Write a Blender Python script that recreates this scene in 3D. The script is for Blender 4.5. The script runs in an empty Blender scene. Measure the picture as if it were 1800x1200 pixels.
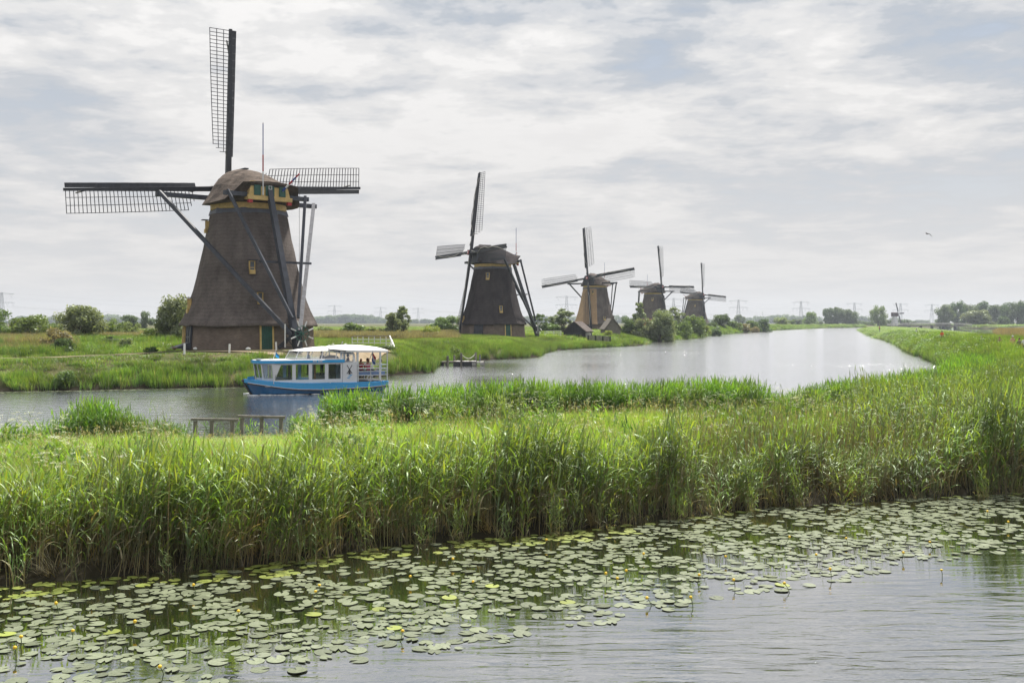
import bpy, math, random
import numpy as np
from mathutils import Vector, Matrix, Euler
R = math.radians
random.seed(7)
rng = np.random.default_rng(11)
sc = bpy.context.scene
COL = sc.collection

# ------------------------------------------------------------------ camera
FPX, HOR, HCAM = 1800.0, 566.0, 5.0
cam_d = bpy.data.cameras.new('camera'); cam = bpy.data.objects.new('camera', cam_d); COL.objects.link(cam)
cam.location = (0, 0, HCAM); cam.rotation_euler = (R(90), 0, 0)
cam_d.sensor_width = 36; cam_d.lens = 36.0; cam_d.shift_y = -(600 - HOR) / 1800.0
cam_d.clip_start = 0.5; cam_d.clip_end = 12000
sc.camera = cam

# ------------------------------------------------------------------ sky and sun
SUN_EL, SUN_AZ = 56.0, 24.0        # degrees; azimuth measured from straight ahead towards the right
world = bpy.data.worlds.new('World'); sc.world = world; world.use_nodes = True
nt = world.node_tree; N = nt.nodes; L = nt.links; N.clear()
def nd(t, **kw):
    n = N.new(t)
    for k, v in kw.items(): setattr(n, k, v)
    return n
out = nd('ShaderNodeOutputWorld'); bgA = nd('ShaderNodeBackground'); bgB = nd('ShaderNodeBackground'); mixs = nd('ShaderNodeMixShader')
sky = nd('ShaderNodeTexSky', sky_type='NISHITA'); sky.sun_disc = False
sky.sun_elevation = R(SUN_EL); sky.sun_rotation = R(SUN_AZ); sky.air_density = 1.0; sky.dust_density = 1.5
L.new(sky.outputs[0], bgA.inputs[0]); bgA.inputs[1].default_value = 0.09
tc = nd('ShaderNodeTexCoord'); sep = nd('ShaderNodeSeparateXYZ'); L.new(tc.outputs['Generated'], sep.inputs[0])
def mth(op, a, b=None, c=None, clamp=False):
    n = nd('ShaderNodeMath', operation=op); n.use_clamp = clamp
    for i, v in enumerate((a, b, c)):
        if v is None: continue
        if isinstance(v, (int, float)): n.inputs[i].default_value = v
        else: L.new(v, n.inputs[i])
    return n.outputs[0]
zc = mth('MAXIMUM', sep.outputs[2], 0.0)
den = mth('ADD', zc, 0.10)
u = mth('DIVIDE', sep.outputs[0], den); v = mth('DIVIDE', sep.outputs[1], den)
comb = nd('ShaderNodeCombineXYZ'); L.new(u, comb.inputs[0]); L.new(v, comb.inputs[1])
def noise(scale, detail, rough, off, dist=0.0, sx=1.0, sy=1.0):
    mp = nd('ShaderNodeMapping'); mp.inputs['Location'].default_value = off; mp.inputs['Scale'].default_value = (sx, sy, 1)
    L.new(comb.outputs[0], mp.inputs[0])
    n = nd('ShaderNodeTexNoise'); n.inputs['Scale'].default_value = scale; n.inputs['Detail'].default_value = detail
    n.inputs['Roughness'].default_value = rough; n.inputs['Distortion'].default_value = dist
    L.new(mp.outputs[0], n.inputs['Vector']); return n.outputs[0]
def ramp(src, stops, interp='EASE'):
    r = nd('ShaderNodeValToRGB'); e = r.color_ramp.elements; r.color_ramp.interpolation = interp
    while len(e) > 1: e.remove(e[-1])
    e[0].position = stops[0][0]; e[0].color = (*stops[0][1], 1)
    for p, c in stops[1:]:
        x = e.new(p); x.color = (*c, 1)
    L.new(src, r.inputs[0]); return r.outputs[0]
big = noise(0.62, 3, 0.5, (2.6, 0.9, 0), 0.2, 0.8, 1.1)
mid = noise(1.8, 8, 0.58, (7.3, 2.2, 0), 0.15, 1.0, 1.05)
det = noise(6.5, 7, 0.62, (1.1, 5.2, 0), 0.2, 1.0, 1.1)
s1 = mth('MULTIPLY', big, 0.50); s2 = mth('MULTIPLY_ADD', mid, 0.62, s1); s3 = mth('MULTIPLY_ADD', det, 0.24, s2)
cl = mth('SUBTRACT', s3, 0.18)                       # about 0.5 on average
shade = ramp(cl, [(0.38, (0.25, 0.30, 0.37)), (0.44, (0.32, 0.355, 0.405)), (0.485, (0.445, 0.46, 0.485)), (0.53, (0.55, 0.55, 0.552)), (0.58, (0.66, 0.652, 0.645)), (0.68, (0.60, 0.592, 0.59))])
low = (0.490, 0.480, 0.473)                           # milky veil towards the horizon
lowmix = nd('ShaderNodeMix', data_type='RGBA'); f = mth('POWER', mth('SUBTRACT', 1.0, mth('MULTIPLY', zc, 2.8), clamp=True), 1.0, clamp=True)
L.new(f, lowmix.inputs['Factor']); L.new(shade, lowmix.inputs['A']); lowmix.inputs['B'].default_value = (*low, 1)
L.new(lowmix.outputs['Result'], bgB.inputs[0]); bgB.inputs[1].default_value = 1.0
gap = mth('MULTIPLY', ramp(cl, [(0.30, (1, 1, 1)), (0.45, (0, 0, 0))]), 0.30)
gapl = mth('MULTIPLY', gap, mth('SUBTRACT', 1.0, f, clamp=True))
L.new(mth('SUBTRACT', 1.0, gapl, clamp=True), mixs.inputs[0]); L.new(bgA.outputs[0], mixs.inputs[1]); L.new(bgB.outputs[0], mixs.inputs[2])
L.new(mixs.outputs[0], out.inputs[0])
sun_d = bpy.data.lights.new('sun', 'SUN'); sun = bpy.data.objects.new('sun', sun_d); COL.objects.link(sun)
sun_d.energy = 5.0; sun_d.angle = R(4); sun_d.color = (1.0, 0.95, 0.87)
sd = Vector((math.sin(R(SUN_AZ)) * math.cos(R(SUN_EL)), math.cos(R(SUN_AZ)) * math.cos(R(SUN_EL)), math.sin(R(SUN_EL))))
sun.rotation_euler = sd.to_track_quat('Z', 'Y').to_euler(); sun.location = (20, -20, 120)
sc.view_settings.view_transform = 'Standard'; sc.view_settings.look = 'None'; sc.view_settings.exposure = 0.60; sc.view_settings.gamma = 1.0
sc.view_settings.use_curve_mapping = False
cy = sc.cycles
cy.max_bounces = 8; cy.diffuse_bounces = 3; cy.glossy_bounces = 3; cy.transmission_bounces = 6; cy.transparent_max_bounces = 12; cy.volume_bounces = 0
cy.caustics_reflective = False; cy.caustics_refractive = False; cy.use_denoising = True; cy.sample_clamp_indirect = 6.0

# ------------------------------------------------------------------ materials
def mat(name, color, rough=0.8, metal=0.0, var=0.0, vscale=6.0, bump=0.0, bscale=20.0, spec=0.5, stretch=(1, 1, 1), color2=None, randv=0.0, coat=0.0):
    m = bpy.data.materials.new(name); m.use_nodes = True; t = m.node_tree; b = t.nodes['Principled BSDF']
    b.inputs['Base Color'].default_value = (*color, 1); b.inputs['Roughness'].default_value = rough; b.inputs['Metallic'].default_value = metal
    b.inputs['Specular IOR Level'].default_value = spec; b.inputs['Coat Weight'].default_value = coat
    if var or bump or color2 or randv:
        c = t.nodes.new('ShaderNodeTexCoord'); mp = t.nodes.new('ShaderNodeMapping'); mp.inputs['Scale'].default_value = stretch
        t.links.new(c.outputs['Object'], mp.inputs[0])
    if var or color2:
        n = t.nodes.new('ShaderNodeTexNoise'); n.inputs['Scale'].default_value = vscale; n.inputs['Detail'].default_value = 6; n.inputs['Roughness'].default_value = 0.65
        t.links.new(mp.outputs[0], n.inputs['Vector'])
        mx = t.nodes.new('ShaderNodeMix'); mx.data_type = 'RGBA'
        c2 = color2 if color2 else tuple(x * (1 - var) for x in color); c1 = color if color2 else tuple(min(1, x * (1 + var)) for x in color)
        mx.inputs['A'].default_value = (*c1, 1); mx.inputs['B'].default_value = (*c2, 1)
        rr = t.nodes.new('ShaderNodeMapRange'); rr.inputs['From Min'].default_value = 0.35; rr.inputs['From Max'].default_value = 0.65
        t.links.new(n.outputs[0], rr.inputs[0]); t.links.new(rr.outputs[0], mx.inputs['Factor'])
        last = mx.outputs['Result']
        if randv:
            oi = t.nodes.new('ShaderNodeObjectInfo'); hs = t.nodes.new('ShaderNodeHueSaturation')
            q = t.nodes.new('ShaderNodeMapRange'); q.inputs['To Min'].default_value = 1 - randv; q.inputs['To Max'].default_value = 1 + randv
            t.links.new(oi.outputs['Random'], q.inputs[0]); t.links.new(q.outputs[0], hs.inputs['Value']); t.links.new(last, hs.inputs['Color']); last = hs.outputs[0]
        t.links.new(last, b.inputs['Base Color'])
    if bump:
        n2 = t.nodes.new('ShaderNodeTexNoise'); n2.inputs['Scale'].default_value = bscale; n2.inputs['Detail'].default_value = 5
        t.links.new(mp.outputs[0], n2.inputs['Vector'])
        bp = t.nodes.new('ShaderNodeBump'); bp.inputs['Strength'].default_value = bump; bp.inputs['Distance'].default_value = 0.05
        t.links.new(n2.outputs[0], bp.inputs['Height']); t.links.new(bp.outputs[0], b.inputs['Normal'])
    return m

def leaf_mat(name, tint=(1, 1, 1), trans=0.45, hue=0.03, val=0.25, gloss=0.08, grough=0.45, attr=True, base=None, tboost=(1.35, 1.25, 0.5), big=0.0):
    """Leaves: the Col attribute (or a base colour), varied per plant, part of the light passing through"""
    m = bpy.data.materials.new(name); m.use_nodes = True; t = m.node_tree; t.nodes.clear(); n = t.nodes.new; lk = t.links.new
    o = n('ShaderNodeOutputMaterial')
    if attr:
        a = n('ShaderNodeAttribute'); a.attribute_name = 'Col'; src = a.outputs['Color']
    else:
        a = n('ShaderNodeRGB'); a.outputs[0].default_value = (*base, 1); src = a.outputs[0]
    mu = n('ShaderNodeMix'); mu.data_type = 'RGBA'; mu.blend_type = 'MULTIPLY'; mu.inputs['Factor'].default_value = 1; mu.inputs['B'].default_value = (*tint, 1)
    lk(src, mu.inputs['A'])
    oi = n('ShaderNodeObjectInfo'); hs = n('ShaderNodeHueSaturation')
    m1 = n('ShaderNodeMapRange'); m1.inputs['To Min'].default_value = 0.5 - hue; m1.inputs['To Max'].default_value = 0.5 + hue * 0.4; lk(oi.outputs['Random'], m1.inputs[0])
    fr = n('ShaderNodeMath'); fr.operation = 'FRACT'; m9 = n('ShaderNodeMath'); m9.operation = 'MULTIPLY'; m9.inputs[1].default_value = 17.31
    lk(oi.outputs['Random'], m9.inputs[0]); lk(m9.outputs[0], fr.inputs[0])
    m2 = n('ShaderNodeMapRange'); m2.inputs['To Min'].default_value = 1 - val; m2.inputs['To Max'].default_value = 1 + val; lk(fr.outputs[0], m2.inputs[0])
    lk(m1.outputs[0], hs.inputs['Hue']); lk(m2.outputs[0], hs.inputs['Value']); lk(mu.outputs['Result'], hs.inputs['Color'])
    last = hs.outputs[0]
    if big:
        tcn = n('ShaderNodeNewGeometry'); nn = n('ShaderNodeTexNoise'); nn.inputs['Scale'].default_value = big; nn.inputs['Detail'].default_value = 3; lk(tcn.outputs['Position'], nn.inputs['Vector'])
        rr = n('ShaderNodeMapRange'); rr.inputs['From Min'].default_value = 0.35; rr.inputs['From Max'].default_value = 0.65; rr.inputs['To Min'].default_value = 0.62; rr.inputs['To Max'].default_value = 1.35
        lk(nn.outputs[0], rr.inputs[0]); h2 = n('ShaderNodeHueSaturation'); lk(rr.outputs[0], h2.inputs['Value']); lk(last, h2.inputs['Color']); last = h2.outputs[0]
    d = n('ShaderNodeBsdfDiffuse'); lk(last, d.inputs['Color'])
    tr = n('ShaderNodeBsdfTranslucent'); mt = n('ShaderNodeMix'); mt.data_type = 'RGBA'; mt.blend_type = 'MULTIPLY'; mt.inputs['Factor'].default_value = 1
    mt.inputs['B'].default_value = (*tboost, 1); mt.clamp_result = True; lk(last, mt.inputs['A']); lk(mt.outputs['Result'], tr.inputs['Color'])
    mx = n('ShaderNodeMixShader'); mx.inputs[0].default_value = trans; lk(d.outputs[0], mx.inputs[1]); lk(tr.outputs[0], mx.inputs[2])
    g = n('ShaderNodeBsdfGlossy'); g.inputs['Roughness'].default_value = grough; g.inputs['Color'].default_value = (0.9, 1, 0.85, 1)
    m3 = n('ShaderNodeMixShader'); m3.inputs[0].default_value = gloss; lk(mx.outputs[0], m3.inputs[1]); lk(g.outputs[0], m3.inputs[2]); lk(m3.outputs[0], o.inputs[0])
    return m

def water_mat(name, scale, strength, deep, floor=0.5, ior=1.4, rough=0.03, sx=1.0, sy=2.2, big=0.25, tint=(0.93, 0.95, 1.0), calm=None, open_water=False):
    m = bpy.data.materials.new(name); m.use_nodes = True; t = m.node_tree; t.nodes.clear(); n = t.nodes.new; lk = t.links.new
    o = n('ShaderNodeOutputMaterial'); geo = n('ShaderNodeNewGeometry')
    mp = n('ShaderNodeMapping'); mp.inputs['Scale'].default_value = (sx, sy, 1); mp.inputs['Rotation'].default_value = (0, 0, R(-14)); lk(geo.outputs['Position'], mp.inputs[0])
    n1 = n('ShaderNodeTexNoise'); n1.inputs['Scale'].default_value = scale; n1.inputs['Detail'].default_value = 4; n1.inputs['Roughness'].default_value = 0.5; n1.inputs['Distortion'].default_value = 0.6; lk(mp.outputs[0], n1.inputs['Vector'])
    n2 = n('ShaderNodeTexNoise'); n2.inputs['Scale'].default_value = scale * big; n2.inputs['Detail'].default_value = 2; lk(mp.outputs[0], n2.inputs['Vector'])
    add = n('ShaderNodeMath'); add.operation = 'MULTIPLY_ADD'; add.inputs[1].default_value = 1.6; lk(n2.outputs[0], add.inputs[0]); lk(n1.outputs[0], add.inputs[2])
    b = n('ShaderNodeBump'); b.inputs['Distance'].default_value = 0.05; b.inputs['Strength'].default_value = strength; lk(add.outputs[0], b.inputs['Height'])
    n3 = n('ShaderNodeTexNoise'); n3.inputs['Scale'].default_value = 0.05 if calm is None else calm; n3.inputs['Detail'].default_value = 3
    mp2 = n('ShaderNodeMapping'); mp2.inputs['Scale'].default_value = (0.5, 1.6, 1); lk(geo.outputs['Position'], mp2.inputs[0]); lk(mp2.outputs[0], n3.inputs['Vector'])
    r3 = n('ShaderNodeMapRange'); r3.inputs['From Min'].default_value = 0.38; r3.inputs['From Max'].default_value = 0.62; r3.inputs['To Min'].default_value = strength * 0.35; r3.inputs['To Max'].default_value = strength * 1.15
    lk(n3.outputs[0], r3.inputs[0])
    if open_water:
        sp = n('ShaderNodeSeparateXYZ'); lk(geo.outputs['Position'], sp.inputs[0]); q1 = n('ShaderNodeMath'); q1.operation = 'MULTIPLY_ADD'; q1.inputs[1].default_value = 0.45; lk(sp.outputs[0], q1.inputs[0])
        q2 = n('ShaderNodeMath'); q2.operation = 'SUBTRACT'; q2.inputs[0].default_value = 25.0; lk(sp.outputs[1], q2.inputs[1]); lk(q2.outputs[0], q1.inputs[2])
        r4 = n('ShaderNodeMapRange'); r4.interpolation_type = 'SMOOTHSTEP'; r4.inputs['From Min'].default_value = 6.0; r4.inputs['From Max'].default_value = 11.5; r4.inputs['To Min'].default_value = 0.10; r4.inputs['To Max'].default_value = 1.0; lk(q1.outputs[0], r4.inputs[0])
        q3 = n('ShaderNodeMath'); q3.operation = 'MULTIPLY'; lk(r3.outputs[0], q3.inputs[0]); lk(r4.outputs[0], q3.inputs[1]); lk(q3.outputs[0], b.inputs['Strength'])
    else: lk(r3.outputs[0], b.inputs['Strength'])
    fr = n('ShaderNodeFresnel'); fr.inputs['IOR'].default_value = ior; lk(b.outputs[0], fr.inputs['Normal'])
    g = n('ShaderNodeBsdfGlossy'); g.inputs['Roughness'].default_value = rough; g.inputs['Color'].default_value = (*tint, 1); lk(b.outputs[0], g.inputs['Normal'])
    d = n('ShaderNodeBsdfDiffuse'); d.inputs['Color'].default_value = (*deep, 1)
    fl = n('ShaderNodeMapRange'); fl.inputs['To Min'].default_value = floor; lk(fr.outputs[0], fl.inputs[0])
    mx = n('ShaderNodeMixShader'); lk(fl.outputs[0], mx.inputs[0]); lk(d.outputs[0], mx.inputs[1]); lk(g.outputs[0], mx.inputs[2]); lk(mx.outputs[0], o.inputs[0])
    return m

def glass_mat(name, color=(0.75, 0.8, 0.8), alpha=0.35):
    m = bpy.data.materials.new(name); m.use_nodes = True; t = m.node_tree; t.nodes.clear(); n = t.nodes.new; lk = t.links.new
    o = n('ShaderNodeOutputMaterial'); tr = n('ShaderNodeBsdfTransparent'); tr.inputs[0].default_value = (*color, 1)
    g = n('ShaderNodeBsdfGlossy'); g.inputs['Roughness'].default_value = 0.03; g.inputs['Color'].default_value = (0.9, 0.93, 0.95, 1)
    mx = n('ShaderNodeMixShader'); mx.inputs[0].default_value = alpha; lk(tr.outputs[0], mx.inputs[1]); lk(g.outputs[0], mx.inputs[2]); lk(mx.outputs[0], o.inputs[0])
    return m

# ------------------------------------------------------------------ mesh helpers
class MB:
    def __init__(s): s.v = []; s.f = []; s.m = []; s.cur = 0; s.uv = {}
    def add(s, vs, fs):
        k = len(s.v); s.v.extend([tuple(p) for p in vs]); s.f.extend([tuple(k + i for i in f) for f in fs]); s.m.extend([s.cur] * len(fs))
    def box(s, c, d, rot=None):
        hx, hy, hz = d[0] / 2, d[1] / 2, d[2] / 2; c = Vector(c)
        vs = [Vector((x, y, z)) for x in (-hx, hx) for y in (-hy, hy) for z in (-hz, hz)]
        if rot is not None: vs = [rot @ p for p in vs]
        s.add([c + p for p in vs], [(0, 1, 3, 2), (4, 6, 7, 5), (0, 4, 5, 1), (2, 3, 7, 6), (0, 2, 6, 4), (1, 5, 7, 3)])
    def beam(s, p0, p1, w, h=None, w2=None, up=(0, 0, 1)):
        p0, p1 = Vector(p0), Vector(p1); h = h or w; a = (p1 - p0).normalized(); up = Vector(up)
        if abs(a.dot(up)) > 0.98: up = Vector((0, 1, 0)) if abs(a.y) < 0.9 else Vector((1, 0, 0))
        sx = a.cross(up).normalized(); sy = sx.cross(a); k = (w2 / w) if w2 else 1
        vs = []
        for p, q in ((p0, 1), (p1, k)):
            for i, j in ((-1, -1), (1, -1), (1, 1), (-1, 1)): vs.append(p + sx * (i * w / 2 * q) + sy * (j * h / 2 * q))
        s.add(vs, [(0, 1, 5, 4), (1, 2, 6, 5), (2, 3, 7, 6), (3, 0, 4, 7), (3, 2, 1, 0), (4, 5, 6, 7)])
    def tube(s, pts, r, n=6, closed=False, r2=None):
        pts = [Vector(p) for p in pts]; rings = []
        for i, p in enumerate(pts):
            a = (pts[min(i + 1, len(pts) - 1)] - pts[max(i - 1, 0)])
            if closed: a = pts[(i + 1) % len(pts)] - pts[i - 1]
            a = a.normalized() if a.length > 1e-9 else Vector((0, 0, 1))
            up = Vector((0, 0, 1)) if abs(a.z) < 0.95 else Vector((1, 0, 0))
            x = a.cross(up).normalized(); y = x.cross(a); rr = r if r2 is None else r + (r2 - r) * i / (len(pts) - 1)
            rings.append([p + x * (math.cos(2 * math.pi * k / n) * rr) + y * (math.sin(2 * math.pi * k / n) * rr) for k in range(n)])
        vs = [q for g in rings for q in g]; fs = []; m = len(pts)
        for i in range(m if closed else m - 1):
            for k in range(n): fs.append((i * n + k, i * n + (k + 1) % n, ((i + 1) % m) * n + (k + 1) % n, ((i + 1) % m) * n + k))
        if not closed: fs += [tuple(range(n))[::-1], tuple((m - 1) * n + k for k in range(n))]
        s.add(vs, fs)
    def loft(s, rings, cap0=True, cap1=True, closed=True):
        n = len(rings[0]); vs = [q for g in rings for q in g]; fs = []
        for i in range(len(rings) - 1):
            for k in range(n if closed else n - 1): fs.append((i * n + k, i * n + (k + 1) % n, (i + 1) * n + (k + 1) % n, (i + 1) * n + k))
        if cap0: fs.append(tuple(range(n))[::-1])
        if cap1: fs.append(tuple((len(rings) - 1) * n + k for k in range(n)))
        s.add(vs, fs)
    def ball(s, c, r, nu=10, nv=7, jit=0.0):
        c = Vector(c); r = r if isinstance(r, (tuple, list)) else (r, r, r); rings = []
        for j in range(1, nv):
            t = math.pi * j / nv
            rings.append([c + Vector((math.cos(2 * math.pi * k / nu) * math.sin(t) * r[0], math.sin(2 * math.pi * k / nu) * math.sin(t) * r[1], math.cos(t) * r[2])) * (1 + random.uniform(-jit, jit)) for k in range(nu)])
        k0 = len(s.v); s.loft(rings, False, False)
        s.v.append(tuple(c + Vector((0, 0, r[2])))); s.v.append(tuple(c - Vector((0, 0, r[2])))); a = len(s.v) - 2; b = a + 1; m = len(rings)
        for k in range(nu):
            s.f.append((a, k0 + (k + 1) % nu, k0 + k)); s.f.append((b, k0 + (m - 1) * nu + k, k0 + (m - 1) * nu + (k + 1) % nu)); s.m += [s.cur, s.cur]
    def mesh(s, name, mats=None, smooth=False):
        me = bpy.data.meshes.new(name); me.from_pydata(s.v, [], s.f)
        for m in (mats or []): me.materials.append(m)
        me.polygons.foreach_set('material_index', s.m)
        if smooth: me.polygons.foreach_set('use_smooth', [True] * len(s.f))
        me.update(); return me
def obj(name, data, parent=None, loc=None, rot=None, scale=None, mw=None, **props):
    if isinstance(data, MB): raise TypeError
    o = bpy.data.objects.new(name, data); COL.objects.link(o)
    if parent is not None: o.parent = parent
    if mw is not None: o.matrix_local = mw
    if loc is not None: o.location = loc
    if rot is not None: o.rotation_euler = rot
    if scale is not None: o.scale = scale if isinstance(scale, (tuple, list)) else (scale,) * 3
    for k, v in props.items(): o[k] = v
    return o
def part(name, mb, mats, parent, mw=None, smooth=False, **props):
    mats = mats if isinstance(mats, (list, tuple)) else [mats]
    return obj(name, mb.mesh(name, mats, smooth), parent, mw=mw, **props)
def thing(name, label, cat, loc=(0, 0, 0), rot=(0, 0, 0), scale=None, group=None, data=None):
    o = obj(name, data, None, loc=loc, rot=rot, scale=scale, label=label, category=cat)
    if group: o['group'] = group
    return o
def copy_tree(o, parent=None, top=True):
    c = o.copy(); COL.objects.link(c)
    if parent is not None:
        c.parent = parent; c.matrix_parent_inverse = o.matrix_parent_inverse.copy()
    for ch in list(o.children): copy_tree(ch, c, False)
    return c
def np_mesh(name, V, Q, cols=None, mats=(), smooth=False, tri=None):
    """V (n,3), Q (m,4) quads"""
    me = bpy.data.meshes.new(name); V = np.asarray(V, np.float32); Q = np.asarray(Q, np.int32)
    me.vertices.add(len(V)); me.vertices.foreach_set('co', V.ravel()); k = Q.shape[1]
    me.loops.add(Q.size); me.loops.foreach_set('vertex_index', Q.ravel())
    me.polygons.add(len(Q)); me.polygons.foreach_set('loop_start', np.arange(0, Q.size, k, dtype=np.int32)); me.polygons.foreach_set('loop_total', np.full(len(Q), k, np.int32))
    if smooth: me.polygons.foreach_set('use_smooth', np.ones(len(Q), bool))
    if cols is not None:
        a = me.attributes.new('Col', 'FLOAT_COLOR', 'POINT'); c = np.ones((len(V), 4), np.float32); c[:, :3] = cols; a.data.foreach_set('color', c.ravel())
    for m in mats: me.materials.append(m)
    me.update(calc_edges=True); me.validate(); return me

# ------------------------------------------------------------------ plan of the place (metres; x right, y away from the camera, water at z = 0)
def at(px, py, z=0.0):
    """where the sight line through a point of the photograph meets the level z"""
    D = (HCAM - z) * FPX / (py - HOR); return ((px - 900) / FPX * D, D)
LEFT_SHORE = [(-400, 70), (-36.9, 73.8), (-28, 76.5), (-20.6, 79), (-15.5, 87), (-11.5, 95.7), (-8.0, 101), (-8.6, 112), (-8.4, 122), (-4.6, 133), (3.5, 145), (5.2, 165), (7.5, 180), (18.5, 204), (27.6, 216), (32.5, 251), (36, 263), (55, 312), (76.5, 391), (112, 492), (154, 608), (258, 849), (306, 915)]
RIGHT_SHORE = [(322, 918), (300, 850), (218, 643), (123, 350), (102, 279), (83.6, 221), (66.8, 173), (52.3, 127), (48, 114), (40, 93), (31, 72), (25, 60), (18, 53), (10, 49.5), (0, 46.5), (-8, 42), (-14, 39), (-20, 37), (-60, 26), (-400, 10)]
RIVER = LEFT_SHORE + RIGHT_SHORE
POND_SHORE = [(-60, 6), (-30, 14.5), (-15, 18.3), (-9.8, 19.6), (-7.9, 20.3), (-5.3, 21.2), (-2.6, 23.1), (1.4, 24.7), (6.9, 27.8), (15.2, 30.4), (26, 34), (40, 48), (52, 75), (60, 100), (73, 140), (97, 220), (133, 290), (160, 350), (255, 640), (300, 800), (380, 1100), (480, 1100), (356, 800), (380, 740), (430, 690), (600, 560), (700, 500), (700, -200), (-60, -200)]
PENINSULA = RIGHT_SHORE + POND_SHORE[:21][::1]
SPLIT = [(-400, -10), (-60, 16), (-15, 29), (0, 35), (15, 42), (30, 52), (45, 76), (56, 110), (84, 200), (130, 310), (190, 470), (290, 760), (345, 1000), (430, 1400)]
def seg_dist(X, Y, poly, closed=True):
    d = np.full(X.shape, 1e9); P = np.array(poly, float); n = len(P)
    for i in range(n if closed else n - 1):
        a = P[i]; b = P[(i + 1) % n]; e = b - a; t = np.clip(((X - a[0]) * e[0] + (Y - a[1]) * e[1]) / (e @ e), 0, 1)
        d = np.minimum(d, np.hypot(X - a[0] - t * e[0], Y - a[1] - t * e[1]))
    return d
def inside(X, Y, poly):
    c = np.zeros(X.shape, bool); P = np.array(poly, float); n = len(P); j = n - 1
    for i in range(n):
        xi, yi = P[i]; xj, yj = P[j]
        with np.errstate(divide='ignore', invalid='ignore'):
            c ^= ((yi > Y) != (yj > Y)) & (X < (xj - xi) * (Y - yi) / (yj - yi + 1e-12) + xi)
        j = i
    return c
def sm(a, b, x):
    t = np.clip((x - a) / (b - a), 0, 1); return t * t * (3 - 2 * t)
def wob(X, Y, s, seed=0):
    return (np.sin(X * s + 1.3 * seed) * np.cos(Y * s * 0.8 - seed) + 0.6 * np.sin((X + Y) * s * 1.9 + seed * 2.1) + 0.4 * np.cos((X - 1.4 * Y) * s * 3.1 + seed)) / 2.0
def ground(X, Y):
    X = np.atleast_1d(np.asarray(X, float)); Y = np.atleast_1d(np.asarray(Y, float))
    wet_r = inside(X, Y, RIVER); wet_p = inside(X, Y, POND_SHORE); dr = seg_dist(X, Y, RIVER); dp = seg_dist(X, Y, POND_SHORE); d = np.minimum(dr, dp)
    pen = (inside(X, Y, PENINSULA)) & (Y < 900)
    platL = np.interp(X, [-46, -37, -28], [1.8, 2.0, 2.45]); platL = np.where(Y > 115, 2.45, platL); platL = np.where((Y > 700), 2.0, platL)
    platP = 0.75 + 1.05 * sm(38, 95, Y) - 0.6 * sm(170, 330, Y)
    plat = np.where(pen, platP, platL); w = np.where(pen, 5.0, np.interp(Y, [150, 195, 330, 400], [6.5, 17, 17, 8]))
    z = 0.06 + (plat - 0.06) * sm(-1.0, 1, d / w) * 2 - (plat - 0.06)
    z = np.where(d / w >= 1, plat, z) + 0.05 * wob(X, Y, 0.5, 2) * sm(1, 4, d)
    # brown reed bed on the right, low ground
    z = np.where(wet_r | wet_p, -0.9 * sm(0, 2.5, d) - 0.03, z)
    return z
def gz(x, y): return float(ground(x, y)[0])
# ------------------------------------------------------------------ terrain, water, paths
M_ground = mat('ground_soil_grass', (0.075, 0.10, 0.03), 0.95, var=0.0, color2=(0.13, 0.11, 0.06), vscale=0.35, bump=0.6, bscale=3.0, spec=0.1)
_t = M_ground.node_tree; _g = _t.nodes.new('ShaderNodeNewGeometry'); _s = _t.nodes.new('ShaderNodeSeparateXYZ'); _t.links.new(_g.outputs['Position'], _s.inputs[0])
_r = _t.nodes.new('ShaderNodeMapRange'); _r.inputs['From Min'].default_value = 0.15; _r.inputs['From Max'].default_value = 0.7; _t.links.new(_s.outputs[2], _r.inputs[0])
_m = _t.nodes.new('ShaderNodeMix'); _m.data_type = 'RGBA'; _m.inputs['A'].default_value = (0.028, 0.024, 0.015, 1); _b = _t.nodes['Principled BSDF']; _t.links.new(_b.inputs['Base Color'].links[0].from_socket, _m.inputs['B'])
_t.links.new(_r.outputs[0], _m.inputs['Factor']); _t.links.new(_m.outputs['Result'], _b.inputs['Base Color'])      # wet mud at the waterline
M_lawn = mat('mown_grass', (0.09, 0.125, 0.035), 0.95, color2=(0.15, 0.14, 0.07), vscale=0.6, bump=0.5, bscale=8, spec=0.1)
M_sand = mat('sand_path', (0.36, 0.29, 0.20), 0.95, color2=(0.24, 0.19, 0.12), vscale=1.2, bump=0.4, bscale=10, spec=0.1)
def build_ground():
    Ds = [5.0]
    while Ds[-1] < 5200: Ds.append(Ds[-1] * 1.0165)
    Ds = np.array(Ds); th = np.radians(np.concatenate([np.linspace(-84, -44, 14)[:-1], np.linspace(-44, 44, 240), np.linspace(44, 84, 14)[1:]]))
    DD, TT = np.meshgrid(Ds, np.tan(th), indexing='ij'); X = DD * TT; Y = DD; Z = ground(X.ravel(), Y.ravel()).reshape(X.shape)
    V = np.stack([X, Y, Z], -1).reshape(-1, 3); nr, nc = X.shape
    idx = np.arange(nr * nc).reshape(nr, nc); Q = np.stack([idx[:-1, :-1], idx[:-1, 1:], idx[1:, 1:], idx[1:, :-1]], -1).reshape(-1, 4)
    # the ground behind the camera
    k = len(V); V = np.vstack([V, [(-5000, -3000, -0.95), (5000, -3000, -0.95), (5000, 5, -0.95), (-5000, 5, -0.95)]]); Q = np.vstack([Q, [k, k + 1, k + 2, k + 3]])
    obj('ground', np_mesh('ground', V, Q, mats=[M_ground], smooth=True), kind='structure')
build_ground()
M_river = water_mat('river_water', 2.8, 1.2, (0.050, 0.056, 0.055), floor=0.90, rough=0.12, sx=0.8, sy=1.8, big=0.3, tint=(0.98, 0.98, 1.0), calm=0.03)
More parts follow.
